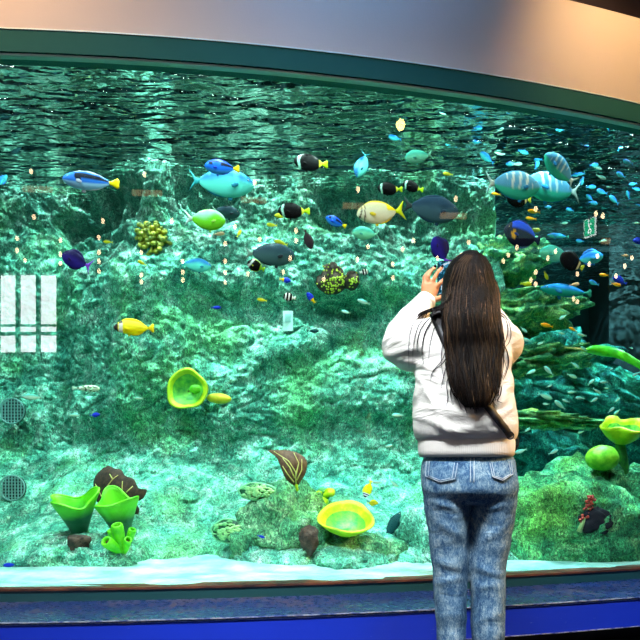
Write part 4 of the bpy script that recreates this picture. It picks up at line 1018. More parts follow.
def build_fish(name, sp, small=False):
    """fish of length 1 with its nose at -0.5, swimming toward -X"""
    B = sp.body
    top = lambda t: sp.h*.5*prof_oval(t, sp.k)
    bot = lambda t: sp.h*.5*prof_oval(t, sp.k*1.06)
    wid = lambda t: sp.w*.5*(math.sin(math.pi*min(1, t)**.62)**.8+.10)
    nr, ns = (12, 10) if small else (44, 26)
    V = []
    for i in range(nr):
        t = i/(nr-1); tt = .004+.996*t; x = -.5+B*tt
        a, b_, w_ = top(tt), bot(tt), wid(tt)
        if i == 0: a, b_, w_ = a*.4, b_*.4, w_*.4
        dz = sp.snout*(1-sm(0, .25, tt))
        for k in range(ns):
            q = 2*math.pi*k/ns; s_ = math.sin(q); c_ = math.cos(q)
            V.append((x, w_*math.copysign(abs(c_)**1.15, c_), (a if s_ > 0 else b_)*s_+dz))
    Fc = [(i*ns+k, i*ns+(k+1) % ns, (i+1)*ns+(k+1) % ns, (i+1)*ns+k) for i in range(nr-1) for k in range(ns)]+[tuple(range(ns))[::-1], tuple((nr-1)*ns+k for k in range(ns))]
    def bc(p):
        t = (p[0]+.5)/B; hh = p[2]/max(.01, (top(t) if p[2] > 0 else bot(t))); return sp.col(max(0, min(1, t)), hh)
    tr = B-.5; th_ = sp.tail_h; rr = sp.h*.5*.14
    tails = {'fork': [(tr-.02, rr), (tr+.05, rr*1.6), (.5, th_), (.485, th_*.8), (.43, 0), (.485, -th_*.8), (.5, -th_), (tr+.05, -rr*1.6), (tr-.02, -rr)],
             'fan': [(tr-.02, rr), (tr+.06, rr*2), (.47, th_), (.5, th_*.6), (.495, 0), (.5, -th_*.6), (.47, -th_), (tr+.06, -rr*2), (tr-.02, -rr)],
             'lyre': [(tr-.02, rr), (tr+.06, rr*1.8), (.5, th_*1.15), (.44, th_*.55), (.41, 0), (.44, -th_*.55), (.5, -th_*1.15), (tr+.06, -rr*1.8), (tr-.02, -rr)]}
    tail = tails[sp.tail]; tc = sp.tcol or sp.col(1, 0); fc = sp.fcol or sp.col(.5, .9)
    root = empty(name) if not small else None
    if small:
        o = mk(name, V, Fc, M_fish)
        k = len(V); n_ = len(tail); me = o.data
        bm = bmesh.new(); bm.from_mesh(me)
        L_ = [bm.verts.new((x, y, z)) for y in (-.008, .008) for x, z in tail]
        bm.faces.new(L_[:n_]); bm.faces.new(L_[n_:][::-1])
        for i in range(n_): bm.faces.new((L_[i], L_[n_+i], L_[n_+(i+1) % n_], L_[(i+1) % n_]))
        dz = [(-.22, top(.3)*.8), (-.05, top(.5)+.05), (.12, top(.75)+.02), (.2, top(.85)*.7), (-.22, -bot(.3)*.0)]
        bm.to_mesh(me); bm.free(); mcol(o, lambda p: tc if p.x > tr+.005 else bc(p))
        return o
    o = mk('body', V, Fc, M_fish, root); mcol(o, bc)
    finmesh('tail_fin', tail, .008, root, tc)
    D_ = sp.dorsal
    N_ = 9; xs_ = [.22+.66*i/N_ for i in range(N_+1)]
    up = [(-.5+B*t, top(t)*.92+D_*math.sin(math.pi*(i+.6)/(N_+1.2))**.6) for i, t in enumerate(xs_)]; dn_ = [(-.5+B*t, top(t)*.80) for t in xs_[::-1]]
    finmesh('dorsal_fin', up+dn_, .007, root, fc)
    xs2 = [.48+.40*i/N_ for i in range(N_+1)]
    up = [(-.5+B*t, -bot(t)*.92-D_*.85*math.sin(math.pi*(i+.6)/(N_+1.2))**.6) for i, t in enumerate(xs2)]; dn_ = [(-.5+B*t, -bot(t)*.80) for t in xs2[::-1]]
    finmesh('anal_fin', up+dn_, .007, root, fc)
    pc_ = sp.pect or fc
    for s_ in (-1, 1):
        f_ = finmesh('pectoral_fin', [(0, .02), (.06, .035), (.13, .01), (.12, -.03), (.05, -.03), (0, -.012)], .004, root, pc_)
        f_.location = (-.5+B*.30, s_*(wid(.3)*.95), -sp.h*.06); f_.rotation_euler = (0, .35, s_*.35)
        e = sp.eye; ez = sp.h*.13+sp.snout*.4; et = .13; ey = wid(et)*.80
        a = MB().ball((-.5+B*et, s_*ey, ez), (e, e*.5, e), 12, 8).o('eye', M_eyew, root)
        MB().ball((-.5+B*et, s_*(ey+e*.30), ez), (e*.66, e*.4, e*.66), 10, 6).o('pupil', M_eyeb, a)
    m = finmesh('pelvic_fin', [(-.18, -bot(.35)*.85), (-.14, -bot(.35)*.95-.07), (-.09, -bot(.42)*.95-.05), (-.10, -bot(.42)*.8)], .005, root, fc)
    return root
def mixc(a, b_, f_): return tuple(a[i]*(1-f_)+b_[i]*f_ for i in range(3))+(1,)
K = C(12, 10, 14); WHT = C(226, 236, 230); YEL = C(250, 220, 10); ORG = C(250, 170, 20)
def tang(t, h):
    blk = h > .15 and t > .12 or (abs(h) < .75 and h > -.3 and .55 < t < .98 and False)
    isl = ((t-.42)/.16)**2+((h-.38)/.22)**2 < 1
    c = C(24, 110, 236) if h > -.55 else C(60, 150, 240)
    if h > .80: return C(30, 90, 220)
    if h > .12 and t > .16 and not isl: return C(14, 18, 50)
    return c
S = {}
S['blue_tang'] = Sp(h=.40, col=tang, tcol=YEL, fcol=C(20, 60, 200), tail='fan', tail_h=.12, dorsal=.045)
S['pale_tang'] = Sp(h=.33, col=lambda t, h: C(14, 20, 40) if (.12 < h < .82 and t > .28) or ((t-.35)/.05)**2+(h/.3)**2 < 1 else (C(40, 110, 210) if h > -.35 else C(150, 200, 240)), tcol=YEL, fcol=C(190, 190, 210), tail='fan', tail_h=.10, dorsal=.035)
uni = lambda t, h: mixc(C(96, 214, 200), C(30, 110, 170), sm(-.2, .6, h+.25*math.sin(t*9)*.4))
S['unicorn'] = Sp(h=.42, w=.13, col=uni, fcol=C(30, 120, 150), tcol=C(50, 160, 170), tail='lyre', body=.84, tail_h=.15, dorsal=.04, k=.86)
S['striped_unicorn'] = Sp(h=.47, w=.14, col=lambda t, h: mixc(C(50, 190, 160), mixc(C(50, 160, 214), C(200, 236, 244), 1 if (math.sin(t*42+h*1.5) > .45 and .2 < t < .75) else .12), sm(-.45, -.15, h)), fcol=C(30, 130, 190), tcol=C(190, 220, 220), tail='lyre', body=.84, tail_h=.17, dorsal=.035, k=.86)
S['greenyellow'] = Sp(h=.50, w=.14, col=lambda t, h: mixc(C(110, 214, 40), C(150, 220, 180), sm(.0, .6, h-.3*math.sin(t*7))), fcol=C(150, 210, 90), tcol=C(190, 220, 210), tail='lyre', body=.80, tail_h=.17, dorsal=.03)
S['darkgrey'] = Sp(h=.42, w=.13, col=lambda t, h: mixc(C(54, 90, 92), C(34, 60, 74), sm(-.5, .6, h)), fcol=C(30, 40, 50), tcol=C(110, 140, 130), tail='fork', body=.84, tail_h=.13, dorsal=.04)
S['bluegrey'] = Sp(h=.43, w=.14, col=lambda t, h: mixc(C(60, 96, 108), C(30, 62, 86), sm(-.3, .6, h+.3*noise.noise(Vector((t*6, h*2, 3))))), fcol=C(30, 60, 84), tcol=C(54, 70, 72), tail='fork', body=.84, tail_h=.15, dorsal=.05)
S['foxface'] = Sp(h=.42, w=.14, k=.84, col=lambda t, h: C(90, 80, 50) if (abs(t-.10-.05*h) < .018 or abs(t-.19-.03*h) < .014) else (YEL if t > .78 and h > .2 else mixc(C(226, 226, 190), C(206, 200, 140), sm(.1, .9, h))), fcol=C(230, 200, 40), tcol=C(214, 230, 20), tail='fork', body=.80, tail_h=.20, dorsal=.05)
S['yellowfox'] = Sp(h=.36, w=.13, k=.8, snout=-.02, col=lambda t, h: (C(226, 230, 220) if abs(t-.22) < .06 and h < .5 else C(60, 50, 50)) if t < .27 and (t < .14 or abs(t-.22) < .06) else mixc(C(240, 226, 10), C(250, 240, 60), sm(-.5, .5, h)), fcol=C(240, 220, 20), tcol=C(240, 220, 20), tail='fan', body=.84, tail_h=.13, dorsal=.07)
S['clown_tang'] = Sp(h=.45, w=.13, k=.8, col=lambda t, h: (C(170, 230, 210) if abs(t-.16-.05*h*h) < .045 else K) if t < .9 else C(220, 220, 60), fcol=K, tcol=C(190, 230, 20), tail='fan', body=.82, tail_h=.12, dorsal=.05)
S['purple'] = Sp(h=.52, w=.13, col=lambda t, h: mixc(C(44, 34, 140), C(24, 20, 80), sm(-.3, .7, h)), fcol=C(26, 20, 80), tcol=C(130, 70, 220), tail='lyre', body=.78, tail_h=.26, dorsal=.10)
S['humbug'] = Sp(h=.66, w=.18, col=lambda t, h: K if (t < .12 or .30 < t < .48 or .64 < t < .84) else WHT, fcol=K, tcol=WHT, tail='fan', body=.82, tail_h=.17, dorsal=.08)
S['damsel'] = Sp(h=.40, w=.13, col=lambda t, h: C(30, 60, 210) if t < .72 else YEL, fcol=C(30, 60, 200), tcol=YEL, tail='fork', tail_h=.14, dorsal=.06)
S['bluefish'] = Sp(h=.34, w=.12, col=lambda t, h: C(24, 50, 190), fcol=C(24, 50, 190), tcol=C(24, 60, 200), tail='fork', tail_h=.12)
S['orange'] = Sp(h=.30, w=.11, col=lambda t, h: mixc(C(250, 190, 40), C(244, 150, 10), sm(-.5, .5, h)), fcol=ORG, tcol=ORG, tail='fork', tail_h=.12)
S['yellow'] = Sp(h=.36, w=.12, col=lambda t, h: mixc(C(210, 200, 40), C(170, 170, 30), sm(-.5, .5, h)), fcol=YEL, tcol=C(220, 220, 40), tail='fork', tail_h=.13)
S['silver'] = Sp(h=.30, w=.10, col=lambda t, h: mixc(C(190, 236, 216), C(90, 190, 180), sm(-.2, .6, h)), tcol=C(130, 210, 190), tail='fork', tail_h=.11)
S['palegreen'] = Sp(h=.44, w=.13, col=lambda t, h: mixc(C(120, 220, 180), C(60, 170, 150), sm(-.2, .6, h)), fcol=C(70, 170, 150), tcol=C(120, 200, 170), tail='lyre', tail_h=.16, dorsal=.04)
S['skyblue'] = Sp(h=.38, w=.12, col=lambda t, h: mixc(C(70, 200, 210), C(30, 120, 220), sm(-.3, .4, h)), tcol=C(50, 150, 220), fcol=C(40, 120, 220), tail='fork', tail_h=.13)
S['pink'] = Sp(h=.32, w=.11, col=lambda t, h: C(220, 180, 140), tcol=C(200, 150, 120), tail='fork', tail_h=.11)
S['black'] = Sp(h=.60, w=.15, k=.72, col=lambda t, h: (C(220, 210, 150) if abs(t-.90) < .05 else K), fcol=K, tcol=C(190, 210, 60), tail='fan', tail_h=.13, body=.86, dorsal=.07)
S['butterfly'] = Sp(h=.60, w=.13, k=.8, col=lambda t, h: WHT if abs(t-.22-.12*h) < .07 else (K if t < .85 else C(170, 220, 40)), fcol=C(200, 200, 60), tcol=C(170, 230, 30), tail='fan', body=.84, tail_h=.14, dorsal=.06)
S['angel'] = Sp(h=.62, w=.14, k=.9, col=lambda t, h: C(30, 80, 230) if h > .35 and t > .2 else (C(230, 170, 20) if ((t-.30)/.09)**2+((h+.25)/.3)**2 < 1 else C(22, 24, 48)), fcol=C(26, 40, 110), tcol=C(24, 34, 70), tail='fan', body=.86, tail_h=.14, dorsal=.06)
S['wrasse'] = Sp(h=.20, w=.10, k=.8, col=lambda t, h: mixc(C(30, 160, 150), C(24, 120, 200), sm(-.2, .4, h)), fcol=C(30, 120, 180), tcol=C(50, 160, 140), tail='fan', body=.86, tail_h=.08, dorsal=.03)
S['puffer'] = Sp(h=.26, w=.18, k=.7, col=lambda t, h: C(50, 80, 60) if noise.noise(Vector((t*9, h*1.6, 2))) > .18 else C(200, 232, 200), fcol=C(150, 210, 170), tcol=C(170, 220, 190), tail='fan', tail_h=.08, dorsal=.02)
S['banana'] = Sp(h=.40, w=.11, k=.8, col=lambda t, h: C(30, 24, 40) if t < .1 or .18 < t < .24 else (C(206, 220, 240) if t < .3 else C(210, 226, 10)), fcol=C(200, 210, 20), tcol=C(210, 210, 20), tail='fan', body=.84, tail_h=.13, dorsal=.08)
S['darkfish'] = Sp(h=.30, w=.12, col=lambda t, h: C(20, 66, 70), fcol=C(16, 50, 56), tcol=C(20, 60, 60), tail='fan', tail_h=.10, dorsal=.04)
S['brownfish'] = Sp(h=.40, w=.12, col=lambda t, h: C(60, 44, 50), fcol=C(50, 40, 50), tcol=C(60, 50, 50), tail='fork', tail_h=.12, dorsal=.05)

big_proto = {}; small_proto = {}
def put(o, px, py, L_, D, ang, right, yaw):
    """ang: nose-up angle in degrees; right: swims to the right; yaw: turned away from the glass"""
    o.location = P(px, py, D); s_ = L_*M(D)/max(.3, math.cos(math.radians(yaw))); o.scale = (s_,)*3
    q = Euler((0, 0, math.radians(yaw))).to_matrix()
    if right: q = Matrix.Rotation(math.pi, 3, 'Z') @ q
    up = Matrix.Rotation(math.radians(ang)*(-1 if right else 1), 3, 'Y')
    o.rotation_euler = (up @ q).to_euler()
def fish(kind, px, py, L_, D, right, ang, label, name, cat='fish', group=None, yaw=12):
    if kind in big_proto: o = dup(big_proto[kind]); o.name = name
    else: o = build_fish(name, S[kind]); big_proto[kind] = o
    for k_ in ('group',):
        if k_ in o: del o[k_]
    tag(o, label, cat, group); put(o, px, py, L_, D, ang, right, yaw); return o
def tiny(kind, px, py, L_, D, right, ang, label, name, group, yaw=15):
    if kind in small_proto: o = small_proto[kind].copy(); COL.objects.link(o); o.name = name
    else: o = build_fish(name, S[kind], True); small_proto[kind] = o
    tag(o, label, 'fish', group); put(o, px, py, L_, D, ang, right, yaw); return o
R_, L__ = True, False
BIG = [
 ('pale_tang', 91, 181.5, 53, 3.25, L__, 0, 'blue and black tang with a yellow tail, alone at upper left', 'tang_fish'),
 ('blue_tang', 222, 167.5, 34, 3.3, L__, 0, 'bright blue tang with a yellow tail just above the big turquoise unicornfish', 'tang_fish'),
 ('unicorn', 222, 183, 64, 3.45, R_, 0, 'big turquoise unicornfish below the bright blue tang at upper left', 'unicorn_fish'),
 ('greenyellow', 205, 219.5, 40, 3.3, R_, 0, 'yellow-green surgeonfish with a pale tail below the turquoise unicornfish', 'surgeon_fish'),
 ('darkgrey', 226, 212, 28, 3.6, R_, -5, 'small dark fish half hidden behind the yellow-green surgeonfish', 'surgeon_fish'),
 ('darkgrey', 270, 254.5, 50, 3.35, R_, 0, 'dark grey surgeonfish swimming right, above the black and white butterflyfish', 'surgeon_fish'),
 ('clown_tang', 294, 211, 32, 3.35, L__, -4, 'black fish with white cheek stripe and yellow tail, middle of the tank', 'butterfly_fish'),
 ('clown_tang', 311, 163, 34, 3.5, L__, 0, 'black fish with yellow tail nearest the water surface at top centre', 'butterfly_fish'),
 ('clown_tang', 390, 189, 26, 3.35, L__, -3, 'black fish with pale green cheek band above the foxface tail', 'butterfly_fish'),
 ('clown_tang', 413, 187, 22, 3.6, L__, 12, 'slim black fish with a yellow tail above the big blue-grey surgeonfish', 'butterfly_fish'),
 ('foxface', 381, 212.5, 50, 3.2, L__, -10, 'cream foxface with brown face stripes and bright yellow forked tail', 'foxface_fish'),
 ('bluegrey', 431, 209, 58, 3.3, R_, -4, 'large blue-grey surgeonfish facing the foxface tail', 'surgeon_fish'),
 ('palegreen', 366, 233.5, 28, 3.35, L__, 0, 'pale mint surgeonfish just below the foxface', 'surgeon_fish'),
 ('blue_tang', 336, 222, 22, 3.4, L__, 20, 'small blue tang nosing up, left of the foxface', 'tang_fish'),
 ('yellowfox', 134, 327.5, 38, 3.2, L__, 0, 'bright yellow foxface with dark face and white cheek at left', 'foxface_fish'),
 ('purple', 77, 261, 30, 3.2, L__, 22, 'violet tang with a long lyre tail at left', 'tang_fish'),
 ('purple', 441, 251, 30, 3.25, L__, 60, 'violet tang just above the phone', 'tang_fish'),
 ('butterfly', 256, 266, 18, 3.4, L__, 20, 'black butterflyfish with white bands left of the dark polyp corals', 'butterfly_fish'),
 ('humbug', 289.5, 297, 12, 3.3, L__, 8, 'tiny black and white striped damselfish above the white plate', 'damsel_fish'),
 ('humbug', 364, 272, 9, 3.4, R_, 10, 'tiny black and white damselfish right of the polyp corals', 'damsel_fish'),
 ('damsel', 285, 280, 12, 3.4, R_, -8, 'tiny blue damselfish with yellow tail above the striped damselfish', 'damsel_fish'),
 ('damsel', 311, 298, 13, 3.4, L__, 50, 'tiny blue and yellow damselfish heading up under the polyp corals', 'damsel_fish'),
 ('brownfish', 308, 239, 20, 3.6, R_, -70, 'small dark brown fish diving steeply left of the blue tang', 'reef_fish'),
 ('banana', 368, 489, 18, 3.4, L__, -68, 'upright yellow fish with black and white head over the dish coral', 'butterfly_fish'),
 ('yellow', 372.5, 503, 12, 3.45, R_, 0, 'small yellow fish under the upright yellow fish', 'reef_fish'),
 ('puffer', 86, 388.5, 26, 3.3, R_, 0, 'mottled white and green pufferfish at left, above two tiny fish', 'puffer_fish'),
 ('bluefish', 95, 415, 10, 3.3, R_, 6, 'tiny deep blue fish below the pufferfish', 'reef_fish'),
 ('darkfish', 393, 526, 34, 3.8, R_, 55, 'dark shadowy fish rising beside the boulder left of the person', 'reef_fish'),
 ('unicorn', 196, 265, 30, 3.6, R_, -4, 'dusky blue fish between the olive coral and the dark grey surgeonfish', 'surgeon_fish'),
 ('unicorn', 362, 165, 30, 3.4, L__, -72, 'light blue unicornfish diving vertically at top centre', 'unicorn_fish'),
 ('palegreen', 419, 156.5, 30, 3.3, L__, -14, 'turquoise surgeonfish with a pale tail nearest the surface, right of centre', 'unicorn_fish'),
 ('striped_unicorn', 513, 185, 58, 3.4, R_, 0, 'large unicornfish with white side stripes at upper right', 'unicorn_fish'),
 ('striped_unicorn', 553, 188, 60, 3.7, L__, 4, 'large blue unicornfish partly behind the striped one', 'unicorn_fish'),
 ('striped_unicorn', 560, 169, 42, 3.5, L__, 38, 'blue unicornfish nosing up toward the surface at upper right', 'unicorn_fish'),
 ('black', 519, 199, 26, 3.55, L__, 0, 'black fish with yellow tail below the striped unicornfish', 'reef_fish'),
 ('angel', 522, 235, 40, 3.5, L__, 12, 'dark angelfish with blue back and yellow patch right of the hair', 'angel_fish'),
 ('palegreen', 556, 254.5, 36, 4.0, L__, 4, 'mint fish left of the square black fish', 'surgeon_fish'),
 ('black', 572, 262, 28, 3.5, L__, 24, 'square black damselfish with white tail band, right side', 'damsel_fish'),
 ('skyblue', 589, 258, 32, 3.9, R_, 12, 'sky blue and mint fish right of the square black fish', 'surgeon_fish'),
 ('wrasse', 566, 291, 56, 4.0, L__, 2, 'long blue-green wrasse over the topmost ledge', 'wrasse_fish'),
 ('wrasse', 558, 236, 24, 4.2, L__, 0, 'green slim wrasse right of the dark angelfish', 'wrasse_fish'),
 ('bluefish', 620, 281, 17, 4.0, L__, 20, 'deep blue tang at the right, behind an orange fish', 'tang_fish'),
 ('bluefish', 639, 241, 14, 3.9, L__, 0, 'deep blue fish cut by the right edge of the view', 'tang_fish'),
 ('skyblue', 2, 181, 16, 3.3, R_, 60, 'pale blue fish cut by the left edge of the view', 'reef_fish'),
]
for row in BIG:
    kind, px, py, Lp, D, right, ang, lab, nm = row; fish(kind, px, py, Lp, D, right, ang, lab, nm)

T = [
 # orange fish of the right side
 ('orange', 534, 211.5, 14, 3.8, L__, 0, 'small orange fish under the black fish at upper right', 'orange_fish', None),
 ('orange', 531, 218.5, 12, 3.9, L__, 0, 'small dull orange fish just above the dark angelfish', 'orange_fish', None),
 ('orange', 604, 275, 11, 3.8, L__, 0, 'small orange fish right of the sky blue fish', 'orange_fish', None),
 ('orange', 616, 284.5, 12, 3.8, R_, -8, 'small orange fish in front of the deep blue tang', 'orange_fish', None),
 ('orange', 547, 325.5, 14, 3.8, L__, 8, 'larger orange fish over the middle ledge', 'orange_fish', None),
 ('orange', 573, 329.5, 10, 3.8, L__, 22, 'smaller orange fish over the middle ledge', 'orange_fish', None),
 ('orange', 496, 194, 10, 3.7, L__, 0, 'tiny orange fish below the head of the striped unicornfish', 'orange_fish', None),
 ('pink', 574.5, 284.5, 12, 3.8, R_, 10, 'small pinkish fish under the square black fish', 'pink_fish', None),
 ('pink', 625, 255.5, 9, 3.9, R_, 0, 'tiny pinkish fish near the right edge', 'pink_fish', None),
 ('yellow', 535, 230, 12, 3.8, R_, 0, 'small yellow-green fish behind the dark angelfish', 'yellow_fish', None),
 ('yellow', 546, 275.5, 9, 3.9, R_, -60, 'tiny green fish above the long wrasse', 'green_fish', None),
 ('yellow', 526, 284, 13, 3.9, R_, 0, 'small yellow-green fish on the topmost ledge', 'yellow_fish', None),
 ('yellow', 239, 233.5, 9, 3.4, R_, 65, 'tiny yellow fish standing upright below the small dark fish', 'yellow_fish', None),
 ('yellow', 281, 216, 13, 3.6, L__, 0, 'dull yellow fish just under the black fish with white cheek stripe', 'yellow_fish', None),
 ('yellow', 272, 225, 11, 3.6, L__, 0, 'tiny olive fish left of the steep brown fish', 'yellow_fish', None),
 ('yellow', 281, 243, 14, 3.5, L__, 12, 'small yellow fish touching the back of the dark grey surgeonfish', 'yellow_fish', None),
 ('yellow', 262, 300, 10, 3.5, L__, 6, 'tiny yellow fish left of the striped damselfish', 'yellow_fish', None),
 ('yellow', 108, 242, 9, 3.5, L__, 0, 'tiny olive fish left of the olive coral', 'yellow_fish', None),
 ('yellow', 142, 263, 9, 3.5, L__, 25, 'tiny yellow fish just below the olive coral', 'yellow_fish', None),
 ('yellow', 448, 174, 11, 3.6, L__, 0, 'tiny orange-yellow fish above the blue-grey surgeonfish', 'yellow_fish', None),
 ('bluefish', 216, 307.5, 10, 3.5, R_, 4, 'tiny dark blue fish alone in the middle left of the tank', 'blue_fish', None),
 ('bluefish', 261, 536.5, 8, 3.5, R_, -20, 'tiny dark blue fish in front of the centre boulder', 'blue_fish', None),
 ('bluefish', 10, 565, 12, 3.4, L__, 0, 'tiny dark blue fish near the sand at the left edge', 'blue_fish', None),
 ('bluefish', 443, 202, 14, 3.8, L__, 0, 'blue fish behind the back of the blue-grey surgeonfish', 'blue_fish', None),
 ('silver', 73, 415, 12, 3.5, R_, 0, 'small silver fish left of the tiny deep blue fish', 'silver_fish', None),
 ('silver', 139, 398, 9, 3.5, L__, 0, 'tiny silver fish left of the bowl coral', 'silver_fish', None),
 ('silver', 33, 397, 20, 3.5, L__, 0, 'slim pale fish beside the upper drain grille', 'silver_fish', None),
 ('silver', 398, 415, 13, 3.5, L__, 0, 'small silver fish left of the sweatshirt sleeve bottom', 'silver_fish', None),
 ('silver', 388, 446, 10, 3.5, R_, 14, 'tiny silver fish left of the sweatshirt hem', 'silver_fish', None),
 ('silver', 378, 482, 12, 3.5, L__, 0, 'small silver fish right of the upright yellow fish', 'silver_fish', None),
 ('silver', 394, 483, 12, 3.5, R_, -38, 'small silver fish slanting down left of the jeans', 'silver_fish', None),
 ('silver', 381, 535, 12, 3.5, L__, 45, 'small silver fish just left of the dark shadowy fish', 'silver_fish', None),
 ('silver', 337, 559, 10, 3.5, L__, 0, 'tiny silver fish in front of the streaked boulder', 'silver_fish', None),
 ('silver', 364, 302, 14, 3.5, L__, 14, 'small silver fish right of the polyp corals over the pale rock', 'silver_fish', None),
 ('silver', 346, 312, 10, 3.5, L__, 8, 'tiny silver fish under the smaller polyp coral', 'silver_fish', None),
 ('silver', 170, 463, 9, 3.5, L__, 0, 'tiny silver fish low under the bowl coral', 'silver_fish', None),
 ('pink', 219, 234, 12, 3.6, R_, 10, 'small pinkish fish under the yellow-green surgeonfish', 'pink_fish', None),
 ('darkfish', 313, 331, 12, 3.6, R_, 4, 'tiny dark fish right of the white plate', 'dark_fish', None),
]
for kind, px, py, Lp, D, right, ang, lab, nm, gr in T: tiny(kind, px, py, Lp, D, right, ang, lab, nm, gr)
rnd = random.Random(11)
ANCH = [(x, y, n_) for x, y, n_ in ((519, 199, 'black fish under the striped unicornfish'), (522, 235, 'dark angelfish'), (572, 262, 'square black damselfish'), (589, 258, 'sky blue and mint fish'), (566, 291, 'long wrasse'),
        (513, 185, 'striped unicornfish'), (560, 169, 'nosing-up blue unicornfish'), (594, 225, 'mirrored exit sign'), (620, 281, 'deep blue tang'), (547, 326, 'larger orange fish'), (573, 330, 'smaller orange fish'),
        (602, 458, 'green ball sponge'), (621, 437, 'ruffled dish coral'), (612, 352, 'long green leaf'), (550, 356, 'middle mossy ledge'), (560, 414, 'lower mossy ledge'), (516, 345, 'right sleeve'),
        (91, 181, 'alone blue and black tang'), (77, 261, 'left violet tang'), (153, 238, 'olive coral'), (205, 219, 'yellow-green surgeonfish'), (222, 183, 'turquoise unicornfish'), (270, 254, 'dark grey surgeonfish'), (196, 265, 'dusky blue fish'),
        (294, 211, 'white-cheeked black fish'), (381, 212, 'foxface'), (366, 233, 'mint surgeonfish'), (431, 209, 'blue-grey surgeonfish'), (331, 279, 'polyp coral'), (28, 310, 'mirrored window'), (404, 119, 'big glowing lamp'), (441, 251, 'violet tang by the phone'),
        (419, 156, 'turquoise fish near the surface'), (362, 165, 'vertical light blue fish'), (134, 327, 'yellow foxface'))]
def where(x, y):
    best = min(ANCH, key=lambda a: (a[0]-x)**2+(a[1]-y)**2); dx, dy = x-best[0], y-best[1]
    if abs(dx) < 5 and abs(dy) < 5: return 'in front of the '+best[2]
    h_ = 'left' if dx < 0 else 'right'; v_ = 'above' if dy < 0 else 'below'
    if abs(dx) > 2.2*abs(dy): return h_+' of the '+best[2]
    if abs(dy) > 2.2*abs(dx): return v_+' the '+best[2]
    return v_+' and '+h_+' of the '+best[2]
TAKEN = {}
ORD = ['', ', farther out', ', third out', ', fourth out', ', fifth out', ', sixth out', ', seventh out', ', eighth out', ', ninth out']
def unique(base, x, y):
    k = base+' '+where(x, y); i = TAKEN.get(k, 0); TAKEN[k] = i+1; return k+ORD[min(i, 8)]
def adist(q):
    b_ = min(ANCH, key=lambda a: (a[0]-q[0])**2+(a[1]-q[1])**2); return (b_[0]-q[0])**2+(b_[1]-q[1])**2
# the little silver-green fish scattered in front of the dim ledges at right
SCH = [(549, 371, 14), (531, 372, 12), (575, 365, 11), (572, 376, 12), (604, 382, 10), (597, 391, 11), (545, 396, 17), (546, 404, 8), (549, 386, 7), (560, 405, 15), (572, 392, 10), (566, 401, 9), (594, 400, 10), (611, 410, 10), (617, 412, 9),
       (553, 452, 12), (527, 430, 9), (521, 451, 14), (581, 432, 8), (611, 369, 5), (606, 388, 6), (617, 400, 8), (584, 349, 9), (527, 340, 11), (524, 330, 9), (561, 333, 9), (582, 335, 11), (563, 317, 10), (541, 343, 9), (636, 374, 10), (591, 382, 10), (580, 398, 10), (631, 348, 5)]
UP = [(498, 152, 16), (523, 152, 12), (511, 164, 12), (517, 164, 12), (537, 165, 11), (538, 160, 10), (487, 158, 18), (575, 175, 10), (582, 181, 11), (581, 174, 9), (591, 187, 12), (602, 192, 13), (590, 198, 10), (593, 203, 11), (614, 200, 13), (628, 162, 12), (621, 175, 11), (633, 184, 10), (636, 189, 10), (628, 195, 9), (594, 165, 11), (586, 147, 10),
      (598, 168, 9), (570, 210, 9), (580, 241, 10), (601, 177, 12), (636, 223, 8), (548, 207, 8), (620, 148, 9), (609, 187, 7), (592, 258, 9), (594, 283, 12), (603, 241, 9), (638, 205, 6), (564, 223, 9),
      (443, 114, 8), (478, 128, 10), (452, 146, 14), (477, 142, 10), (395, 138, 14), (560, 130, 10), (608, 128, 8), (585, 118, 9), (500, 130, 10)]
for x, y, l_ in sorted(SCH, key=adist):
    tiny('silver', x, y, l_, 3.75+.35*rnd.random(), rnd.random() < .5, rnd.uniform(-35, 40), unique('small silver fish' if l_ > 9 else 'tiny silver fish', x, y), 'silver_fish', 'silver-green fish before the mossy ledges')
for x, y, l_ in sorted(UP, key=adist):
    kk = 'skyblue' if rnd.random() < .72 else 'silver'
    tiny(kk, x, y, l_, 3.7+.5*rnd.random(), rnd.random() < .5, rnd.uniform(-15, 15) if rnd.random() < .8 else rnd.uniform(-70, 70), unique('small %s fish' % ('blue' if kk == 'skyblue' else 'silver-green'), x, y), 'blue_fish', 'blue-green fish in the school at upper right')
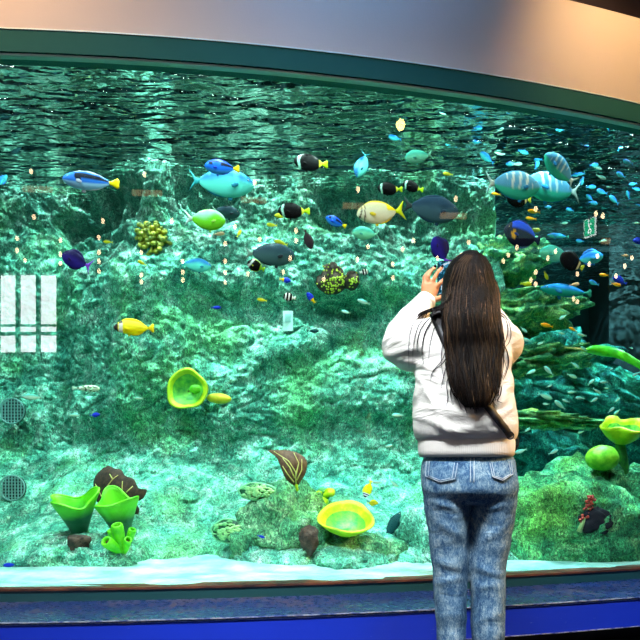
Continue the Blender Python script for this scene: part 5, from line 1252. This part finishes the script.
# ================================================================ lamps and fittings of the hall that the glass mirrors
def refl(px, py, t):
    """point a distance t beyond the mirror bounce of the line of sight through a pixel"""
    d = Vector(((px-320)/F, 1, (HOR-py)/F)); lo, hi = 1.0, 8.0
    for _ in range(50):
        m_ = (lo+hi)/2
        if d.y*m_ > glass_y(d.x*m_): hi = m_
        else: lo = m_
    p = Vector((0, 0, EYE))+d*lo; s_ = 0.17+0.086*p.x; n_ = Vector((s_, -1, 0)).normalized(); r = d-2*d.dot(n_)*n_
    return p+r*t
M_bulb = emit('bulb_glow', (1.0, 0.66, 0.40, 1), 15.0)
M_bulb2 = emit('large_bulb_glow', (1.0, 0.55, 0.16, 1), 40.0)
M_cord = plain('lamp_cord', srgb(20, 20, 22), 0.6)
STR = [([(28, 168)], 3.0), ([(31, 214)], 3.2), ([(14, 236), (14, 248)], 3.4), ([(58, 238), (59, 252), (60, 261)], 3.6), ([(22, 258)], 3.8), ([(101, 218)], 3.0), ([(97, 235), (98, 250), (99, 259), (100, 269)], 3.3),
       ([(143, 171)], 2.8), ([(140, 250), (141, 273), (141, 280)], 3.5), ([(171, 218)], 3.0), ([(182, 259), (180, 270), (178, 278)], 3.3), ([(225, 241), (221, 259), (217, 270), (216, 280)], 3.4), ([(255, 179)], 2.8),
       ([(248, 272)], 3.6), ([(235, 224)], 3.1), ([(260, 237)], 3.3), ([(284, 270)], 3.4), ([(291, 256)], 3.1), ([(297, 228), (298, 238)], 2.9), ([(360, 186)], 2.6), ([(370, 244)], 3.0), ([(405, 247)], 3.2), ([(416, 238)], 2.9), ([(395, 262), (393, 276)], 3.3),
       ([(359, 257)], 3.1), ([(440, 256)], 3.4), ([(459, 196)], 2.6), ([(472, 240)], 3.0), ([(540, 206)], 2.6), ([(521, 245)], 2.9), ([(560, 249)], 3.0), ([(507, 259)], 3.1), ([(512, 253)], 3.3), ([(540, 270), (539, 282)], 2.8), ([(535, 278)], 3.0), ([(552, 256)], 3.2), ([(594, 262)], 2.9),
       ([(602, 254)], 3.1), ([(582, 272)], 3.0), ([(608, 213)], 2.5), ([(601, 211)], 2.7), ([(630, 264)], 2.9), ([(621, 274)], 3.0), ([(637, 256)], 3.2), ([(578, 297)], 3.3), ([(582, 300)], 3.1), ([(325, 277)], 3.4), ([(404, 119)], 0.9)]
mb0 = MB().ball((0, 0, 0), (.017, .017, .021), 10, 7)
proto_b = None
for pts, t in sorted(STR, key=lambda q: adist(q[0][0])):
    p0 = refl(*pts[0], t); root = empty('pendant_lamp', (p0.x, p0.y, CEIL)); tag(root, unique('warm pendant bulb mirrored', *pts[0]), 'lamp', 'pendant bulbs in the hall')
    zmin = CEIL
    for (px, py) in pts:
        q = refl(px, py, t); zz = min(q.z, CEIL-.05)
        big_ = (px, py) == (404, 119)
        m = MB().ball((0, 0, zz-CEIL), ((.024, .024, .028) if not big_ else (.034, .034, .034)), 10, 7); m.o('bulb', M_bulb2 if big_ else M_bulb, root)
        zmin = min(zmin, zz)
    MB().tube([(0, 0, 0), (0, 0, (zmin-CEIL)*.5), (0, 0, zmin-CEIL+.02)], .003, 5).o('cord', M_cord, root)
# exit sign on the right wall, green with a white band
c = refl(594, 225, 3.4); n_ = (Vector((0, 0, 0))+refl(594, 225, 0)-c); n_.z = 0; n_.normalize()
root = empty('exit_sign', c); root.rotation_euler = (0, 0, math.atan2(n_.x, -n_.y)+0.45); tag(root, 'green and white running-figure exit sign hanging in the hall, mirrored in the glass', 'sign')
W2, H2 = .14, .155; root.scale = (.62, .62, .62)
MB().box((0, .03, 0), (2*W2, .06, 2*H2)).o('housing', emit('sign_white', (.9, 1, .95, 1), 6), root, False)
MB().box((0, -.004, .0), (1.8*W2, .006, 1.84*H2)).o('green_face', emit('sign_green', (.02, .75, .34, 1), 5), root, False)
m = MB(); m.tube([(0, -.008, .08), (.01, -.008, .04), (-.01, -.008, -.02), (.03, -.008, -.10)], .018, 8); m.ball((.01, -.008, .11), .022, 10, 7); m.tube([(-.01, -.008, -.01), (-.04, -.008, -.06), (-.02, -.008, -.12)], .013, 8); m.tube([(.0, -.008, .08), (-.05, -.008, .03)], .011, 8)
m.o('running_figure', emit('sign_figure', (.9, 1, .95, 1), 10), root)
MB().tube([(0, .03, H2), (0, .03, .4), (0, .03, (CEIL-c.z)/.62)], .012, 8).o('hanger', M_cord, root)
# glowing bars added in place of warm-lit patches on a hall beam
M_patch = emit('lit_patch_glow', (1.0, 0.62, 0.30, 1), 1.7)
for px, py, w_, lab in ((35, 186, 30, 'upper left corner'), (146, 190, 30, 'olive coral'), (254, 197, 26, 'turquoise unicornfish tail'), (355, 203, 22, 'vertical light blue fish'), (456, 213, 26, 'blue-grey surgeonfish'), (617, 239, 22, 'exit sign')):
    a = refl(px-w_/2, py, 4.2); b_ = refl(px+w_/2, py+1, 4.2); root = empty('lit_patch', (a+b_)/2); tag(root, 'glowing bar added for a warm-lit beam patch in the hall, mirrored near the '+lab, 'lamp', 'glowing bars for lit beam patches')
    MB().tube([a-root.location, b_-root.location], .035, 12).o('tube', M_patch, root)
    d = (b_-a).normalized(); MB().box((0, 0, .06), ((b_-a).length, .06, .05), Matrix.Rotation(math.atan2(d.y, d.x), 3, 'Z')).o('housing', M_cord, root)
    MB().tube([(0, 0, .08), (0, 0, .3), (0, 0, CEIL-root.location.z)], .008, 6).o('hanger', M_cord, root)
# glowing strips added in place of pale hall beams, seen mirrored at right
M_beam = emit('beam_glow', (0.30, 0.85, 0.95, 1), 0.9); M_beam2 = emit('beam_glow_dim', (0.35, 0.75, 0.70, 1), 0.45)
for (py, hh_, mt, lab) in ((246.5, .022, M_beam, 'thin glowing strip added for a pale hall beam, mirrored across the deep water at right'), (228, .075, M_beam2, 'broad dim glowing strip added for a hall beam, mirrored behind the exit sign')):
    V = []
    for i in range(15):
        q = refl(498+i*11, py, 4.0); V += [q+Vector((0, 0, -hh_)), q+Vector((0, 0, hh_)), q+Vector((.03, -.05, hh_)), q+Vector((.03, -.05, -hh_))]
    Fc = [(i*4+k, i*4+(k+1) % 4, i*4+4+(k+1) % 4, i*4+4+k) for i in range(14) for k in range(4)]
    tag(mk('beam_glow_strip', V, Fc, mt, smooth=False), lab, 'lamp')
